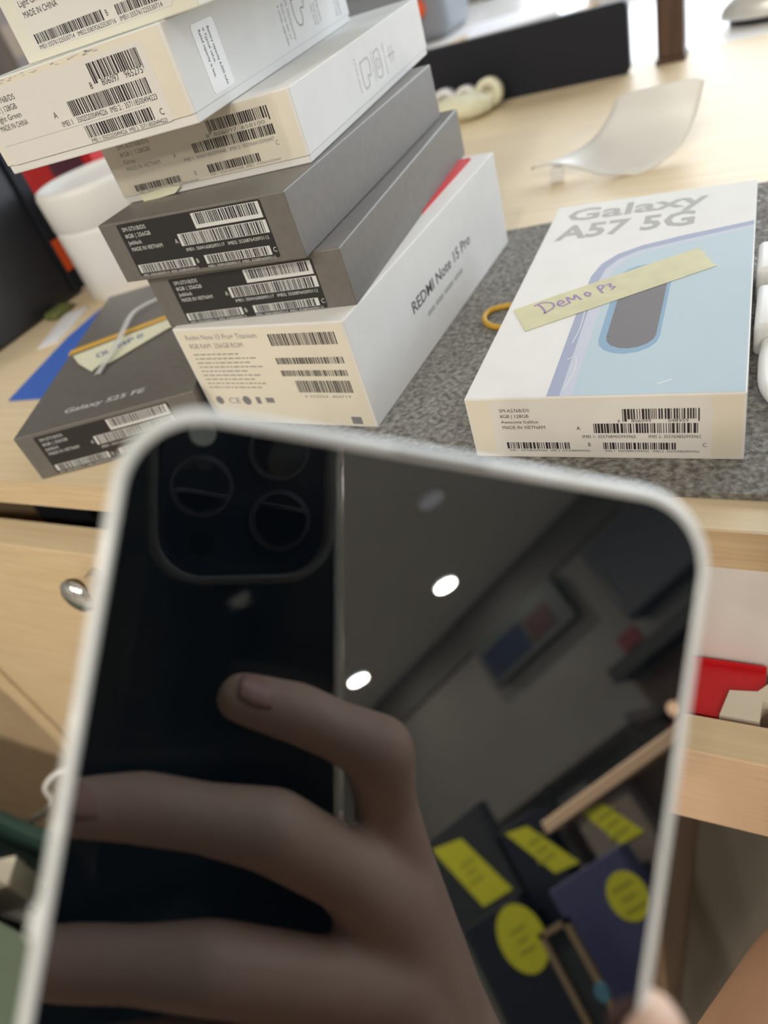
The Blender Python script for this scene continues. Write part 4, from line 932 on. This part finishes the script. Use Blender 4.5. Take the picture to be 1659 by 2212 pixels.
GN = ('maroon', 'grey', 'brown', 'mauve', 'rust', 'slate')
GCOL = ((.20, .05, .05), (.20, .19, .20), (.22, .14, .09), (.22, .17, .19), (.30, .13, .07), (.08, .09, .10))
for i in range(6):
    y = -1.72 + i * 0.155
    o = empty('goods_carton', (3.92, y, 0.95 - 0.62)); T(o, GN[i] + ' carton on the black wall shelf in the reflection', 'carton', 'cartons on the wall shelf')
    hh = (0.30, 0.38, 0.26, 0.40, 0.33, 0.36)[i]
    obj('carton_body', B(-0.05, 0.05, -0.065, 0.065, 0, hh, 0.003), mat(GN[i] + '_card', GCOL[i], 0.5), o)
    obj('carton_band', B(-0.051, -0.05, -0.065, 0.065, hh * .3, hh * .55), mat(GN[i] + '_band', tuple(min(1, c * 2) for c in GCOL[i]), 0.5), o)
o = empty('red_sign', (3.80, -1.62, 1.041)); T(o, 'small red block on top of the black wall shelf', 'sign')
obj('sign_plate', B(0, 0.03, -0.07, 0.07, 0.0, 0.10, 0.003), mat('dull_red', (0.28, 0.05, 0.06), 0.5), o); obj('sign_foot', B(-0.02, 0.05, -0.03, 0.03, -0.0008, 0.004), M_BLACK, o)
for i, (y, z, lb) in enumerate(((-1.66, 0.66, 'upper small warm lamp glowing on the wall shelf'), (-1.71, 0.51, 'lower small warm lamp glowing on the wall shelf'))):
    o = empty('shelf_lamp', (3.815, y, z)); T(o, lb, 'lamp', 'small warm lamps on the wall shelf')
    bm = bmesh.new(); bmesh.ops.create_uvsphere(bm, u_segments=20, v_segments=12, radius=0.040); obj('bulb', bm, M_WARM, o, True)
    obj('cord', B(-0.004, 0.004, -0.004, 0.004, 0.036, 0.9495 - z), M_BLACK, o)
o = empty('glass_case', (3.75, -2.45, FZ)); T(o, 'grey display case standing against the shop wall under the poster', 'display case')
obj('case_base', B(-0.2, 0.295, -0.75, 0.65, 0, 1.0), mat('grey_laminate', (0.34, 0.33, 0.31), 0.6), o)
obj('case_top', B(-0.2, 0.295, -0.75, 0.65, 1.45, 1.50), mat('grey_laminate', (0.34, 0.33, 0.31)), o)
obj('case_back', B(0.28, 0.295, -0.75, 0.65, 1.0, 1.45), mat('grey_laminate', (0.34, 0.33, 0.31)), o)
for y in (-0.75, -0.05, 0.63): obj('case_post', B(-0.2, -0.18, y, y + 0.02, 1.0, 1.45), M_DK2, o)
for i, y in enumerate((-2.85, -2.42)):
    o = empty('cased_phone_box', (3.64, y, FZ + 1.0003)); T(o, ('farther', 'nearer')[i] + ' grey box with a dull yellow sticker in the display case', 'box', 'boxes in the display case')
    obj('carton', B(0, 0.1, -0.13, 0.13, 0, 0.36, 0.004), mat('grey_card_light', (0.20, 0.21, 0.21), 0.5), o)
    bm = CY((-0.004, 0, 0.22), (-0.0005, 0, 0.22), 0.06); obj('sticker', bm, mat('dull_yellow', (0.30, 0.31, 0.03), 0.5), o)
